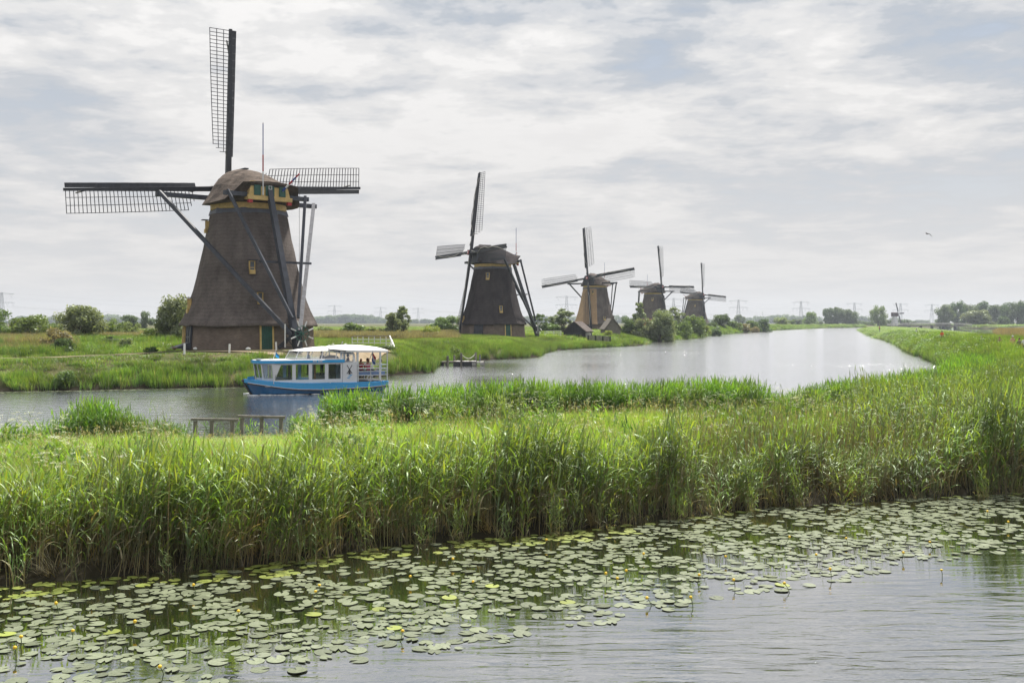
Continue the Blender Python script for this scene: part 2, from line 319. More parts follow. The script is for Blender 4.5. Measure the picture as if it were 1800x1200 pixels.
M_pond = water_mat('pond_water', 1.9, 0.55, (0.014, 0.018, 0.008), floor=0.50, rough=0.012, sx=0.55, sy=2.4, big=0.35, tint=(0.98, 0.98, 1.0), calm=0.12, open_water=True)
def sheet(name, poly, m, z=0.0):
    mb = MB(); mb.add([(x, y, z) for x, y in poly], [tuple(range(len(poly)))]); me = mb.mesh(name, [m]); return obj(name, me, kind='structure')
sheet('river_water', SPLIT + [(430, 2400), (-2500, 2400), (-2500, -10)], M_river)
sheet('pond_water', SPLIT[::-1] + [(-400, -300), (2500, -300), (2500, 2400), (430, 2400)], M_pond)

def ribbon(name, pts, w, m, lift=0.03, step=1.2, **pr):
    P = [];
    for i in range(len(pts) - 1):
        a = Vector(pts[i]); b = Vector(pts[i + 1]); n = max(1, int((b - a).length / step))
        P += [a.lerp(b, k / n) for k in range(n)]
    P.append(Vector(pts[-1])); V = []; Q = []; nw = 5
    for i, p in enumerate(P):
        t = (P[min(i + 1, len(P) - 1)] - P[max(0, i - 1)]).normalized(); nrm = Vector((-t.y, t.x)); ww = w * (1 + 0.25 * math.sin(i * 0.9) * math.sin(i * 0.37))
        for k in range(nw): V.append(p + nrm * (ww * (k / (nw - 1) - 0.5)))
    V = np.array([(v.x, v.y) for v in V]); Z = ground(V[:, 0], V[:, 1]) + lift; V = np.column_stack([V, Z])
    for i in range(len(P) - 1):
        for k in range(nw - 1): a = i * nw + k; Q.append((a, a + 1, a + nw + 1, a + nw))
    return obj(name, np_mesh(name, V, Q, mats=[m], smooth=True), **pr)
SAND = [(-62, 84.5), (-52, 85.5), (-43, 86.3), (-36, 86.0), (-30, 85.6), (-24, 86.6), (-18, 90.5), (-14.2, 97), (-13, 103)]
ribbon('sand_path', SAND, 2.2, M_sand, lift=0.10, kind='structure')
LAWN = [(-38, 92), (-31, 90.5), (-24, 90.5), (-17.5, 94), (-15.5, 100)]
ribbon('mown_lawn', LAWN, 8.0, M_lawn, lift=0.05, kind='structure')
BANK_PATH = [(26.5, 45), (35, 63), (43, 84), (49, 98), (54.5, 115), (58.5, 127), (66, 150), (75.5, 174), (96, 216), (134, 300), (220, 500), (280, 700), (301, 790)]
ribbon('bank_path', BANK_PATH, 2.2, M_sand, kind='structure', step=2.5)
ribbon('meadow_path', [(-9, 33.5), (-5, 34.2), (-1, 36.2), (4, 37.5)], 0.8, M_sand, lift=0.10, kind='structure')

# ------------------------------------------------------------------ plants for the reed beds
def blades(n, base, az, el, length, width, droop, segs, col0, col1, twist=None):
    """n curved blades at once: arrays; returns V, Q, C"""
    Vs = np.zeros((n, segs + 1, 2, 3)); C = np.zeros((n, segs + 1, 2, 3)); p = base.copy(); e = el.copy()
    side = np.stack([-np.sin(az), np.cos(az), np.zeros(n)], -1)
    if twist is not None:
        side = side * np.cos(twist)[:, None] + np.stack([np.zeros(n), np.zeros(n), np.ones(n)], -1) * np.sin(twist)[:, None]
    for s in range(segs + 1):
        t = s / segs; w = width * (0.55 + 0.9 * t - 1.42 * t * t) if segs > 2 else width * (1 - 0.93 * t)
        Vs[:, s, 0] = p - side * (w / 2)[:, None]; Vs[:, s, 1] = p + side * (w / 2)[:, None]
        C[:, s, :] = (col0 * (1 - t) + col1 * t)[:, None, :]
        d = np.stack([np.cos(az) * np.cos(e), np.sin(az) * np.cos(e), np.sin(e)], -1)
        p = p + d * (length / segs)[:, None]; e = e - droop / segs * (0.5 + 1.0 * t)
    V = Vs.reshape(-1, 3); C = C.reshape(-1, 3); b = (np.arange(n) * (segs + 1) * 2)[:, None] + (np.arange(segs) * 2)[None, :]
    Q = np.stack([b, b + 1, b + 3, b + 2], -1).reshape(-1, 4); return V, Q, C
class Acc:
    def __init__(s): s.V = []; s.Q = []; s.C = []; s.n = 0
    def add(s, V, Q, C): s.V.append(V); s.Q.append(Q + s.n); s.C.append(C); s.n += len(V)
    def mesh(s, name, m): return np_mesh(name, np.vstack(s.V), np.vstack(s.Q), np.vstack(s.C), [m])
def colr(n, a, b, g=rng):
    t = g.random((n, 1)); return np.array(a) * (1 - t) + np.array(b) * t
G_DK = (0.066, 0.125, 0.036); G_MD = (0.118, 0.205, 0.046); G_LT = (0.215, 0.320, 0.060); TAN = (0.28, 0.235, 0.135); PINK = (0.26, 0.20, 0.15); DRY = (0.37, 0.34, 0.21)
def reed_clump(name, m, n=9, foot=0.24, H=2.1, nl=7, dry=0.25, leaf=0.50, lw=0.047, wind=0.5):
    A = Acc(); bx = rng.normal(0, foot, n); by = rng.normal(0, foot, n); hh = H * rng.uniform(0.78, 1.06, n); taz = rng.uniform(-0.9, 0.9, n); tl = rng.uniform(0.0, 0.16, n) + 0.03
    isd = rng.random(n) < dry
    top = np.stack([bx + np.cos(taz) * tl * hh, by + np.sin(taz) * tl * hh, hh * 0.98], -1)
    for k in range(n):
        b0 = np.array([bx[k], by[k], -0.25]); segs = 3; r0 = 0.009
        ring = []
        for s in range(segs + 1):
            t = s / segs; c = b0 + (top[k] - b0) * t; c[:2] = b0[:2] + (top[k][:2] - b0[:2]) * t ** 1.6; rr = r0 * (1 - 0.6 * t)
            for q in range(3): ring.append(c + np.array([math.cos(q * 2.094) * rr, math.sin(q * 2.094) * rr, 0]))
        V = np.array(ring); Q = []
        for s in range(segs):
            for q in range(3): Q.append((s * 3 + q, s * 3 + (q + 1) % 3, s * 3 + 3 + (q + 1) % 3, s * 3 + 3 + q))
        cl0 = np.array(TAN) * rng.uniform(0.6, 1.15); cl1 = np.array(TAN if isd[k] else G_MD)
        C = np.vstack([np.repeat((cl0 * (1 - s / segs) + cl1 * (s / segs))[None], 3, 0) for s in range(segs + 1)]); A.add(V, np.array(Q), C)
        if isd[k]: continue
        t = np.linspace(0.26, 0.99, nl) + rng.uniform(-0.03, 0.03, nl); t = np.clip(t, 0.1, 1)
        base = b0 + (top[k] - b0) * t[:, None]; base[:, :2] = b0[:2] + (top[k][:2] - b0[:2]) * (t ** 1.6)[:, None]
        az = np.where(rng.random(nl) < wind, rng.normal(-0.15, 0.75, nl), rng.uniform(-math.pi, math.pi, nl)); up = t > 0.9
        el = np.where(up, rng.uniform(1.1, 1.45, nl), rng.uniform(0.75, 1.2, nl)); dr = np.where(up, rng.uniform(0.2, 0.8, nl), rng.uniform(1.1, 2.4, nl))
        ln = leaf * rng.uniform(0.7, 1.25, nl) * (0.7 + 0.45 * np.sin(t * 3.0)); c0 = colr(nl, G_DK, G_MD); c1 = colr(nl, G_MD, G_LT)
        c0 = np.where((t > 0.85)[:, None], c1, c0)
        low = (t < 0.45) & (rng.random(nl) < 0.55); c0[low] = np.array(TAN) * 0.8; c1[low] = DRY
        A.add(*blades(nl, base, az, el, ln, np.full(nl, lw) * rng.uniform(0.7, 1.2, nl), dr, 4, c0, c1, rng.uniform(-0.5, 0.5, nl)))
    nd_ = 7; base = np.stack([rng.normal(0, foot, nd_), rng.normal(0, foot, nd_), np.full(nd_, -0.1)], -1)     # broken dead blades near the water
    A.add(*blades(nd_, base, rng.uniform(-3.1, 3.1, nd_), rng.uniform(1.0, 1.5, nd_), rng.uniform(0.4, 0.9, nd_), np.full(nd_, 0.014), rng.uniform(0, 1.6, nd_), 3, colr(nd_, PINK, TAN) * 0.7, colr(nd_, TAN, DRY) * 0.8))
    return A.mesh(name, m)
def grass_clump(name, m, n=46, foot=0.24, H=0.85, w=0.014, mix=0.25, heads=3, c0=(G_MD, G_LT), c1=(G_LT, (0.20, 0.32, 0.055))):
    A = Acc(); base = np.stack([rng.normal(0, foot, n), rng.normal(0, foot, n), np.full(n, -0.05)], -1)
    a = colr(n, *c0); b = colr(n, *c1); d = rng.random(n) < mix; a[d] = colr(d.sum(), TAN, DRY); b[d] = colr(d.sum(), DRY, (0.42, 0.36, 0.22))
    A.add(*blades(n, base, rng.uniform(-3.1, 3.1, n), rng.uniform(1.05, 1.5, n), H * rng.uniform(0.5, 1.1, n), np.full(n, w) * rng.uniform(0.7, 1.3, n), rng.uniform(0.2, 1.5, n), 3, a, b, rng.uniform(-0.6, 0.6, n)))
    for k in range(heads):                                                  # flowering stems with a loose head
        b0 = np.array([[rng.normal(0, foot), rng.normal(0, foot), 0]]); az = rng.uniform(-1, 1, 1); ln = np.array([H * rng.uniform(1.05, 1.4)]); el = np.array([1.45])
        A.add(*blades(1, b0, az, el, ln, np.array([0.008]), np.array([0.2]), 3, np.array([TAN]) * 0.9, np.array([DRY])))
        tip = b0[0] + np.array([math.cos(az[0]) * 0.18 * ln[0], math.sin(az[0]) * 0.18 * ln[0], ln[0] * 0.94]); q = 9
        A.add(*blades(q, np.repeat(tip[None], q, 0) - np.array([0, 0, 0.14]) * rng.random((q, 1)), rng.uniform(-3.1, 3.1, q), rng.uniform(0.5, 1.4, q), rng.uniform(0.06, 0.13, q), np.full(q, 0.012), rng.uniform(0, 1, q), 2, colr(q, TAN, PINK), colr(q, DRY, PINK)))
    return A.mesh(name, m)
def umbel_clump(name, m, n=5, H=1.0, dot=(0.62, 0.62, 0.52), leafy=26):
    A = Acc(); q = leafy; base = np.stack([rng.normal(0, 0.16, q), rng.normal(0, 0.16, q), rng.uniform(0, H * 0.7, q)], -1)
    A.add(*blades(q, base, rng.uniform(-3.1, 3.1, q), rng.uniform(0.3, 1.2, q), rng.uniform(0.15, 0.35, q), np.full(q, 0.07), rng.uniform(0.3, 1.2, q), 2, colr(q, G_DK, G_MD), colr(q, G_MD, G_LT)))
    for k in range(n):
        b0 = np.array([[rng.normal(0, 0.13), rng.normal(0, 0.13), 0]]); h = H * rng.uniform(0.75, 1.15)
        A.add(*blades(1, b0, rng.uniform(-3, 3, 1), np.array([1.5]), np.array([h]), np.array([0.010]), np.array([0.1]), 2, np.array([G_MD]), np.array([G_LT])))
        c = b0[0] + np.array([0, 0, h * 0.985]); m_ = 16; a = rng.uniform(0, 6.28, m_); r = 0.075 * np.sqrt(rng.random(m_)); p = c + np.stack([np.cos(a) * r, np.sin(a) * r, rng.uniform(-0.01, 0.02, m_)], -1)
        A.add(*blades(m_, p, rng.uniform(-3, 3, m_), rng.uniform(-0.2, 0.4, m_), np.full(m_, 0.026), np.full(m_, 0.026), np.zeros(m_), 1, np.tile(dot, (m_, 1)), np.tile(dot, (m_, 1))))
    return A.mesh(name, m)
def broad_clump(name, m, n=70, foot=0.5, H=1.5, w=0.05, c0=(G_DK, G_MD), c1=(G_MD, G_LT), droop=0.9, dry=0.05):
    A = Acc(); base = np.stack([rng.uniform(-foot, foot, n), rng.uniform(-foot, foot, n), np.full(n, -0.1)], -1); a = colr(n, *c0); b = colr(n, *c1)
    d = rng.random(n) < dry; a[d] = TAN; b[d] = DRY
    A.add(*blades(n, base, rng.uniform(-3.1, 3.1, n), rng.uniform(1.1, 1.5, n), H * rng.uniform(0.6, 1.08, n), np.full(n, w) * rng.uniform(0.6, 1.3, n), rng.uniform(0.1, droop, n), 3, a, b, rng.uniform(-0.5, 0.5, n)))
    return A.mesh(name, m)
def herb_clump(name, m, n=160, r=0.5, H=0.8, leaf=0.10, c=(G_DK, G_LT)):
    A = Acc(); u = rng.random(n) ** 0.5; a = rng.uniform(0, 6.28, n); z = rng.random(n) * H; rr = r * u * np.sqrt(np.clip(1 - (z / H) ** 2 * 0.8, 0.05, 1))
    base = np.stack([np.cos(a) * rr, np.sin(a) * rr, z], -1); cc = colr(n, *c)
    A.add(*blades(n, base, a + rng.normal(0, 0.7, n), rng.uniform(-0.2, 1.2, n), leaf * rng.uniform(0.6, 1.4, n), np.full(n, leaf * 0.55), rng.uniform(0, 1.0, n), 2, cc, cc * 1.15))
    return A.mesh(name, m)
M_reed = leaf_mat('reed_leaf', trans=0.36, val=0.30, gloss=0.06, grough=0.48, big=0.9, tboost=(2.2, 2.0, 0.7))
M_grass = leaf_mat('grass_leaf', trans=0.50, val=0.25, gloss=0.04, tboost=(1.7, 1.9, 0.6), big=0.18)
M_bank = leaf_mat('bank_leaf', tint=(0.74, 0.83, 0.74), trans=0.42, val=0.25, gloss=0.04, tboost=(1.8, 1.7, 0.7), big=0.22)

def scatter(name, meshes, X, Y, Z, scale, rotz, tilt=0.08, **pr):
    if len(X) == 0: return
    src = bpy.data.collections.new(name + '_plants')
    for i, me in enumerate(meshes):
        o = bpy.data.objects.new('%s_plant' % name, me); src.objects.link(o)
    n = len(X); me = bpy.data.meshes.new(name); me.vertices.add(n); me.vertices.foreach_set('co', np.stack([X, Y, Z], -1).astype(np.float32).ravel())
    a = me.attributes.new('rot', 'FLOAT_VECTOR', 'POINT'); rr = np.stack([rng.normal(0, tilt, n), rng.normal(0, tilt, n), rotz], -1).astype(np.float32); a.data.foreach_set('vector', rr.ravel())
    a = me.attributes.new('scl', 'FLOAT_VECTOR', 'POINT'); s = np.asarray(scale); s = s if s.ndim == 2 else np.repeat(s[:, None], 3, 1); a.data.foreach_set('vector', s.astype(np.float32).ravel())
    a = me.attributes.new('idx', 'INT', 'POINT'); a.data.foreach_set('value', rng.integers(0, len(meshes), n).astype(np.int32))
    me.update(); o = obj(name, me, kind='stuff', **pr)
    g = bpy.data.node_groups.new(name + '_scatter', 'GeometryNodeTree')
    g.interface.new_socket('Geometry', in_out='INPUT', socket_type='NodeSocketGeometry'); g.interface.new_socket('Geometry', in_out='OUTPUT', socket_type='NodeSocketGeometry')
    gi = g.nodes.new('NodeGroupInput'); go = g.nodes.new('NodeGroupOutput'); ip = g.nodes.new('GeometryNodeInstanceOnPoints'); ci = g.nodes.new('GeometryNodeCollectionInfo')
    ci.inputs['Collection'].default_value = src; ci.inputs['Separate Children'].default_value = True; ci.inputs['Reset Children'].default_value = True
    ip.inputs['Pick Instance'].default_value = True
    def na(nm, t):
        q = g.nodes.new('GeometryNodeInputNamedAttribute'); q.data_type = t; q.inputs['Name'].default_value = nm; return q.outputs['Attribute']
    g.links.new(gi.outputs[0], ip.inputs['Points']); g.links.new(ci.outputs[0], ip.inputs['Instance']); g.links.new(na('idx', 'INT'), ip.inputs['Instance Index'])
    g.links.new(na('rot', 'FLOAT_VECTOR'), ip.inputs['Rotation']); g.links.new(na('scl', 'FLOAT_VECTOR'), ip.inputs['Scale']); g.links.new(ip.outputs[0], go.inputs[0])
    md = o.modifiers.new('scatter', 'NODES'); md.node_group = g
    return o
def pts_in(x0, x1, y0, y1, density, test):
    n = int((x1 - x0) * (y1 - y0) * density); X = rng.uniform(x0, x1, n); Y = rng.uniform(y0, y1, n)
    k = (np.abs(X / Y) < 0.60); X = X[k]; Y = Y[k]; k = test(X, Y); return X[k], Y[k]
def px(X, Y): return 900 + X / Y * 1800
PENI = lambda X, Y: inside(X, Y, PENINSULA)
dR = lambda X, Y: seg_dist(X, Y, RIGHT_SHORE, False)
dPd = lambda X, Y: seg_dist(X, Y, POND_SHORE[:21], False)
dL = lambda X, Y: seg_dist(X, Y, LEFT_SHORE, False)

reedm = [reed_clump('reed_clump', M_reed, n=9, dry=0.18 + 0.05 * (i % 3)) for i in range(9)]
grassm = [grass_clump('grass_clump', M_grass, mix=0.07 + 0.04 * (i % 4), heads=(0, 0, 1, 2)[i % 4]) for i in range(6)]
umbelm = [umbel_clump('umbel_clump', M_grass) for i in range(3)]
# tall reeds along the pond
FT_X = [-400, 0, 150, 300, 450, 640, 760, 900, 1000, 1100, 1180, 1225, 1300, 1400, 1460, 1550, 1620, 1680, 1740, 1900, 2600]
FT_Z = [2.0, 2.05, 2.3, 2.5, 2.2, 2.45, 2.3, 2.8, 2.2, 2.05, 2.65, 1.15, 1.3, 2.0, 1.45, 1.25, 1.55, 2.4, 3.15, 3.0, 2.8]
X, Y = pts_in(-34, 34, 8, 44, 9.0, lambda X, Y: PENI(X, Y) & (dPd(X, Y) < 3.0 + 0.8 * wob(X, Y, 0.7, 3)) & (rng.random(len(X)) < np.clip(0.80 + 0.6 * wob(X, Y, 1.9, 6), 0.6, 1)))
d = dPd(X, Y); P_ = px(X, Y); tgt = np.interp(P_, FT_X, FT_Z) - 0.22 * np.clip(d - 0.7, 0, 3) + 0.36 * wob(X, Y, 1.45, 5) + rng.normal(0, 0.08, len(X))
keep = rng.random(len(X)) < np.where((P_ > 1210) & (P_ < 1640), 0.6, 1.0); X, Y, tgt = X[keep], Y[keep], tgt[keep]
Z = ground(X, Y); sc_ = np.clip((tgt - Z) / 2.35, 0.3, 1.4)
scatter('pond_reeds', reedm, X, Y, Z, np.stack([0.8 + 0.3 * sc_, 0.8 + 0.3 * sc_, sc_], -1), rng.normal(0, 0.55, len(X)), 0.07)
drym = [reed_clump('dry_reed', M_reed, n=7, foot=0.3, dry=0.85, leaf=0.4, lw=0.035) for i in range(3)]
X, Y = pts_in(2, 16, 22, 40, 5.0, lambda X, Y: PENI(X, Y) & (dPd(X, Y) < 4) & (px(X, Y) > 1170) & (px(X, Y) < 1640))
scatter('dry_reed_stalks', drym, X, Y, ground(X, Y), rng.uniform(0.6, 0.95, len(X)), rng.normal(0, 0.6, len(X)), 0.12)
X, Y = pts_in(-16, 22, 16, 50, 0.4, lambda X, Y: PENI(X, Y) & (dPd(X, Y) > 2) & ~((px(X, Y) > 300) & (px(X, Y) < 540)))
scatter('dry_meadow_stalks', drym, X, Y, ground(X, Y), rng.uniform(0.45, 0.75, len(X)), rng.uniform(-3, 3, len(X)), 0.15)
# short fresh shoots standing in the shallow water before the reeds
X, Y = pts_in(-34, 30, 8, 40, 7.0, lambda X, Y: (~PENI(X, Y)) & (dPd(X, Y) < 0.55 + 0.35 * wob(X, Y, 2.1, 1)) & (Y < 34))
k_ = rng.random(len(X)) < np.where(px(X, Y) < 420, 1.0, 0.85); X, Y = X[k_], Y[k_]
scatter('young_reeds', reedm, X, Y, np.full(len(X), -0.1), rng.uniform(0.3, 0.62, len(X)), rng.uniform(-3, 3, len(X)), 0.12)
# meadow between the pond and the river
X, Y = pts_in(-34, 34, 10, 60, 11.0, lambda X, Y: PENI(X, Y) & (dPd(X, Y) > 2.4) & (dR(X, Y) > 0.3) & (Y < 58) & (seg_dist(X, Y, [(-9, 33.5), (-5, 34.2), (-1, 36.2), (4, 37.5)], False) > 0.3))
P_ = px(X, Y); h = 1.0 + 0.25 * wob(X, Y, 0.8, 7); h = np.where(P_ < 1000, h * 0.78, h * 0.9); h *= np.where(dR(X, Y) < 6, 0.78, 1); h *= np.where((P_ > 315) & (P_ < 525), np.clip(0.34 + dR(X, Y) / 20, 0.34, 1), 1)
scatter('meadow_grass', grassm, X, Y, ground(X, Y), np.stack([np.full(len(X), 1.1), np.full(len(X), 1.1), h * rng.uniform(0.8, 1.2, len(X))], -1), rng.uniform(-3, 3, len(X)), 0.08)
X, Y = pts_in(-34, 34, 14, 56, 1.6, lambda X, Y: PENI(X, Y) & (dPd(X, Y) > 2.6) & (wob(X, Y, 0.55, 9) > 0.05) & ~((px(X, Y) > 315) & (px(X, Y) < 525) & (dR(X, Y) < 13)))
scatter('meadow_flowers', umbelm, X, Y, ground(X, Y), rng.uniform(0.8, 1.35, len(X)), rng.uniform(-3, 3, len(X)), 0.06)
# patches of taller reed in the meadow and the reeds along the river
X, Y = pts_in(-34, 40, 14, 62, 2.2, lambda X, Y: PENI(X, Y) & (dPd(X, Y) > 2.6) & (dR(X, Y) > 2) & ((wob(X, Y, 0.42, 4) > 0.5) | (px(X, Y) > 1500)) & ~((px(X, Y) > 315) & (px(X, Y) < 525) & (dR(X, Y) < 13)))
scatter('meadow_reeds', reedm, X, Y, ground(X, Y), rng.uniform(0.5, 0.72, len(X)) * np.where(px(X, Y) > 1500, 1.25, 1.0), rng.uniform(-3, 3, len(X)), 0.08)
RT_X = [-400, 0, 90, 130, 180, 230, 330, 500, 566, 580, 620, 680, 688, 694, 760, 900, 1000, 1200, 1330, 1370, 1400, 1480, 1600, 1700, 2600]
RT_Z = [1.1, 1.15, 1.2, 1.95, 1.95, 1.35, 1.1, 1.1, 1.1, 1.9, 2.05, 1.9, 0.5, 2.2, 2.1, 2.25, 2.05, 2.1, 2.05, 1.2, 1.65, 1.9, 2.1, 2.4, 2.6]
X, Y = pts_in(-34, 44, 18, 80, 9.0, lambda X, Y: PENI(X, Y) & (dR(X, Y) < 2.4 + 0.6 * wob(X, Y, 0.9, 2)) & ~((px(X, Y) > 325) & (px(X, Y) < 510) & (dR(X, Y) > 0.2)) & (rng.random(len(X)) < 0.85 + 0.5 * wob(X, Y, 1.3, 4)))
tgt = np.interp(px(X, Y), RT_X, RT_Z) + 0.15 * wob(X, Y, 1.2, 8); Z = ground(X, Y); sc_ = np.clip((tgt - Z) / 2.12, 0.22, 1.2)
M_reedt = leaf_mat('tuft_leaf', tint=(0.72, 0.90, 0.72), trans=0.38, val=0.25, gloss=0.04, grough=0.5, tboost=(2.0, 2.0, 0.6), big=0.5)  # darker tint stands in for shade on the tufts' near side, sun behind
reedt = [reed_clump('reed_tuft', M_reedt, n=10, nl=8, dry=0.06, leaf=0.55, lw=0.046, wind=0.15) for i in range(6)]
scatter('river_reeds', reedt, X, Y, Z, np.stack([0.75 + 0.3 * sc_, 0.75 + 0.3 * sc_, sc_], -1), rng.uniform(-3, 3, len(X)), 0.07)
# right bank, thick with bright reed
brm = [broad_clump('bank_clump', M_bank, n=85, foot=0.5, H=1.6, w=0.042, c1=(G_LT, (0.20, 0.31, 0.05))) for i in range(5)]
herbm = [herb_clump('herb_clump', M_bank) for i in range(4)]
X, Y = pts_in(18, 140, 44, 330, 1.9, lambda X, Y: PENI(X, Y) & ((Y > 56) | (dR(X, Y) > 2)) & (seg_dist(X, Y, BANK_PATH, False) > 1.3) & (rng.random(len(X)) < np.clip(150 / Y, 0.35, 1)))
k = np.clip(Y / 120, 0.95, 2.0); hz = 1.02 + 0.2 * wob(X, Y, 0.45, 3); hz = np.where(dR(X, Y) < 3, hz * 0.85, hz) * rng.uniform(0.72, 1.18, len(X)) * np.interp(Y, [130, 330], [1, 0.5])
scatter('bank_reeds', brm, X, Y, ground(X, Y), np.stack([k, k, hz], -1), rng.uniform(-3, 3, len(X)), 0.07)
X, Y = pts_in(20, 120, 50, 300, 0.6, lambda X, Y: PENI(X, Y) & (dR(X, Y) < 5) & (Y > 54) & (wob(X, Y, 0.3, 6) > -0.1))
scatter('bank_herbs', herbm, X, Y, ground(X, Y), np.stack([np.clip(Y / 70, 1, 3)] * 2 + [1.5 + 0.5 * rng.random(len(X))], -1), rng.uniform(-3, 3, len(X)), 0.1)
X, Y = pts_in(100, 330, 300, 900, 0.16, lambda X, Y: PENI(X, Y))
scatter('far_bank_reeds', brm, X, Y, ground(X, Y), np.stack([np.full(len(X), 3.5)] * 2 + [np.full(len(X), 0.36)], -1), rng.uniform(-3, 3, len(X)), 0.03)
X, Y = pts_in(340, 640, 560, 1250, 0.012, lambda X, Y: ~inside(X, Y, POND_SHORE) & ~PENI(X, Y))
scatter('right_far_grass', brm, X, Y, ground(X, Y), np.stack([np.full(len(X), 9.0)] * 2 + [np.full(len(X), 0.8)], -1), rng.uniform(-3, 3, len(X)), 0.02)
# brown reed bed beyond the right bank
BROWN = [(78, 150), (94, 185), (128, 262), (176, 372), (190, 380), (150, 250), (120, 180), (100, 150)]
brownm = [broad_clump('brown_clump', M_bank, n=85, foot=0.7, H=2.2, w=0.05, c0=((0.16, 0.12, 0.08), (0.23, 0.17, 0.11)), c1=((0.30, 0.215, 0.145), (0.34, 0.265, 0.18)), dry=0.0) for i in range(3)]
X, Y = pts_in(75, 195, 145, 385, 0.9, lambda X, Y: inside(X, Y, BROWN))
scatter('brown_reed_bed', brownm, X, Y, np.full(len(X), 0.0), np.stack([np.full(len(X), 1.6)] * 2 + [1.35 + 0.15 * rng.random(len(X))], -1), rng.uniform(-3, 3, len(X)), 0.05)
# left bank
LFT = lambda X, Y: ~inside(X, Y, RIVER) & (X < np.interp(Y, [60, 100, 200, 320, 500], [0, -4, 20, 60, 120]))
def mill_clear(X, Y):
    return (np.hypot(X + 25.2, Y - 98) > 6.8) & (np.hypot(X + 3.7, Y - 195.7) > 6.5) & (np.hypot(X - 24.8, Y - 306) > 6.5)
lawn = lambda X, Y: (seg_dist(X, Y, LAWN, False) < 4.2) | (seg_dist(X, Y, SAND, False) < 0.9)
def lowpath(X, Y):
    d = seg_dist(X, Y, SAND, False); near = (X < -22) & (Y < np.interp(X, [-62, -43, -30, -22], [84.5, 86.3, 85.6, 87.5]))
    return np.where(near, np.clip((d - 1.0) / 7, 0.10, 1), 1.0)
lreed = [broad_clump('bank_reed', M_bank, n=75, foot=0.45, H=1.25, w=0.034, droop=0.6, dry=0.04) for i in range(4)]
X, Y = pts_in(-46, 32, 72, 235, 3.0, lambda X, Y: LFT(X, Y) & (dL(X, Y) < 4.6 + 0.8 * wob(X, Y, 0.4, 2)) & ~lawn(X, Y))
d = dL(X, Y); hh = (1.02 - 0.13 * d) * (1 + 0.2 * wob(X, Y, 0.5, 1)); hh = np.where(X < -30, hh * np.where(d > 2.2, 0.35, 0.75), hh)
scatter('left_bank_reeds', lreed, X, Y, ground(X, Y) - 0.05, np.stack([np.full(len(X), 1.0)] * 2 + [np.clip(hh, 0.2, 2) * rng.uniform(0.75, 1.2, len(X)) * lowpath(X, Y)], -1), rng.uniform(-3, 3, len(X)), 0.05)
X, Y = pts_in(15, 330, 225, 930, 0.9, lambda X, Y: ~inside(X, Y, RIVER) & (dL(X, Y) < 5 + Y / 120) & (X < 330) & ~PENI(X, Y) & (rng.random(len(X)) < np.clip(260 / Y, 0.12, 1)))
k = np.clip(Y / 150, 1.6, 5)
scatter('far_shore_reeds', lreed, X, Y, ground(X, Y) - 0.1, np.stack([k, k, 1.25 + 0.3 * wob(X, Y, 0.1, 4)], -1), rng.uniform(-3, 3, len(X)), 0.03)
shortm = [broad_clump('short_grass', M_bank, n=80, foot=0.6, H=0.55, w=0.035, c1=(G_LT, (0.19, 0.28, 0.06)), droop=1.4, dry=0.08) for i in range(4)]
X, Y = pts_in(-66, 20, 74, 215, 1.7, lambda X, Y: LFT(X, Y) & (dL(X, Y) > 3.2) & ~lawn(X, Y) & mill_clear(X, Y))
scatter('left_field_grass', shortm, X, Y, ground(X, Y) - 0.03, np.stack([np.full(len(X), 1.15)] * 2 + [(1 + 0.35 * wob(X, Y, 0.3, 5)) * lowpath(X, Y)], -1), rng.uniform(-3, 3, len(X)), 0.05)
X, Y = pts_in(-120, 130, 205, 480, 0.32, lambda X, Y: LFT(X, Y) & mill_clear(X, Y))
scatter('left_far_grass', shortm, X, Y, ground(X, Y) - 0.03, np.stack([np.full(len(X), 3.0)] * 2 + [1.3 + 0.5 * wob(X, Y, 0.1, 5)], -1), rng.uniform(-3, 3, len(X)), 0.03)
tallb = [broad_clump('tall_brown_grass', M_bank, n=80, foot=0.6, H=1.25, w=0.035, c0=((0.14, 0.125, 0.07), (0.20, 0.16, 0.10)), c1=((0.24, 0.185, 0.13), (0.29, 0.235, 0.165)), dry=0.2) for i in range(3)]
X, Y = pts_in(-90, 10, 96, 210, 1.3, lambda X, Y: LFT(X, Y) & mill_clear(X, Y) & ~lawn(X, Y) & (((px(X, Y) < 130) & (Y > 104) & (wob(X, Y, 0.2, 1) > -0.25)) | ((px(X, Y) > 545) & (px(X, Y) < 800) & (Y > 145 + 18 * wob(X, Y, 0.15, 3))) | ((px(X, Y) < 330) & (Y > 140))))
scatter('brown_field_grass', tallb, X, Y, ground(X, Y), np.stack([np.full(len(X), 1.2)] * 2 + [0.75 + 0.35 * rng.random(len(X))], -1), rng.uniform(-3, 3, len(X)), 0.05)
X, Y = pts_in(-62, -20, 88, 135, 0.9, lambda X, Y: LFT(X, Y) & (px(X, Y) < 330) & (seg_dist(X, Y, SAND, False) > 1.2) & ~lawn(X, Y) & mill_clear(X, Y))
scatter('left_yard_weeds', lreed + herbm, X, Y, ground(X, Y), rng.uniform(0.7, 1.15, len(X)), rng.uniform(-3, 3, len(X)), 0.06)

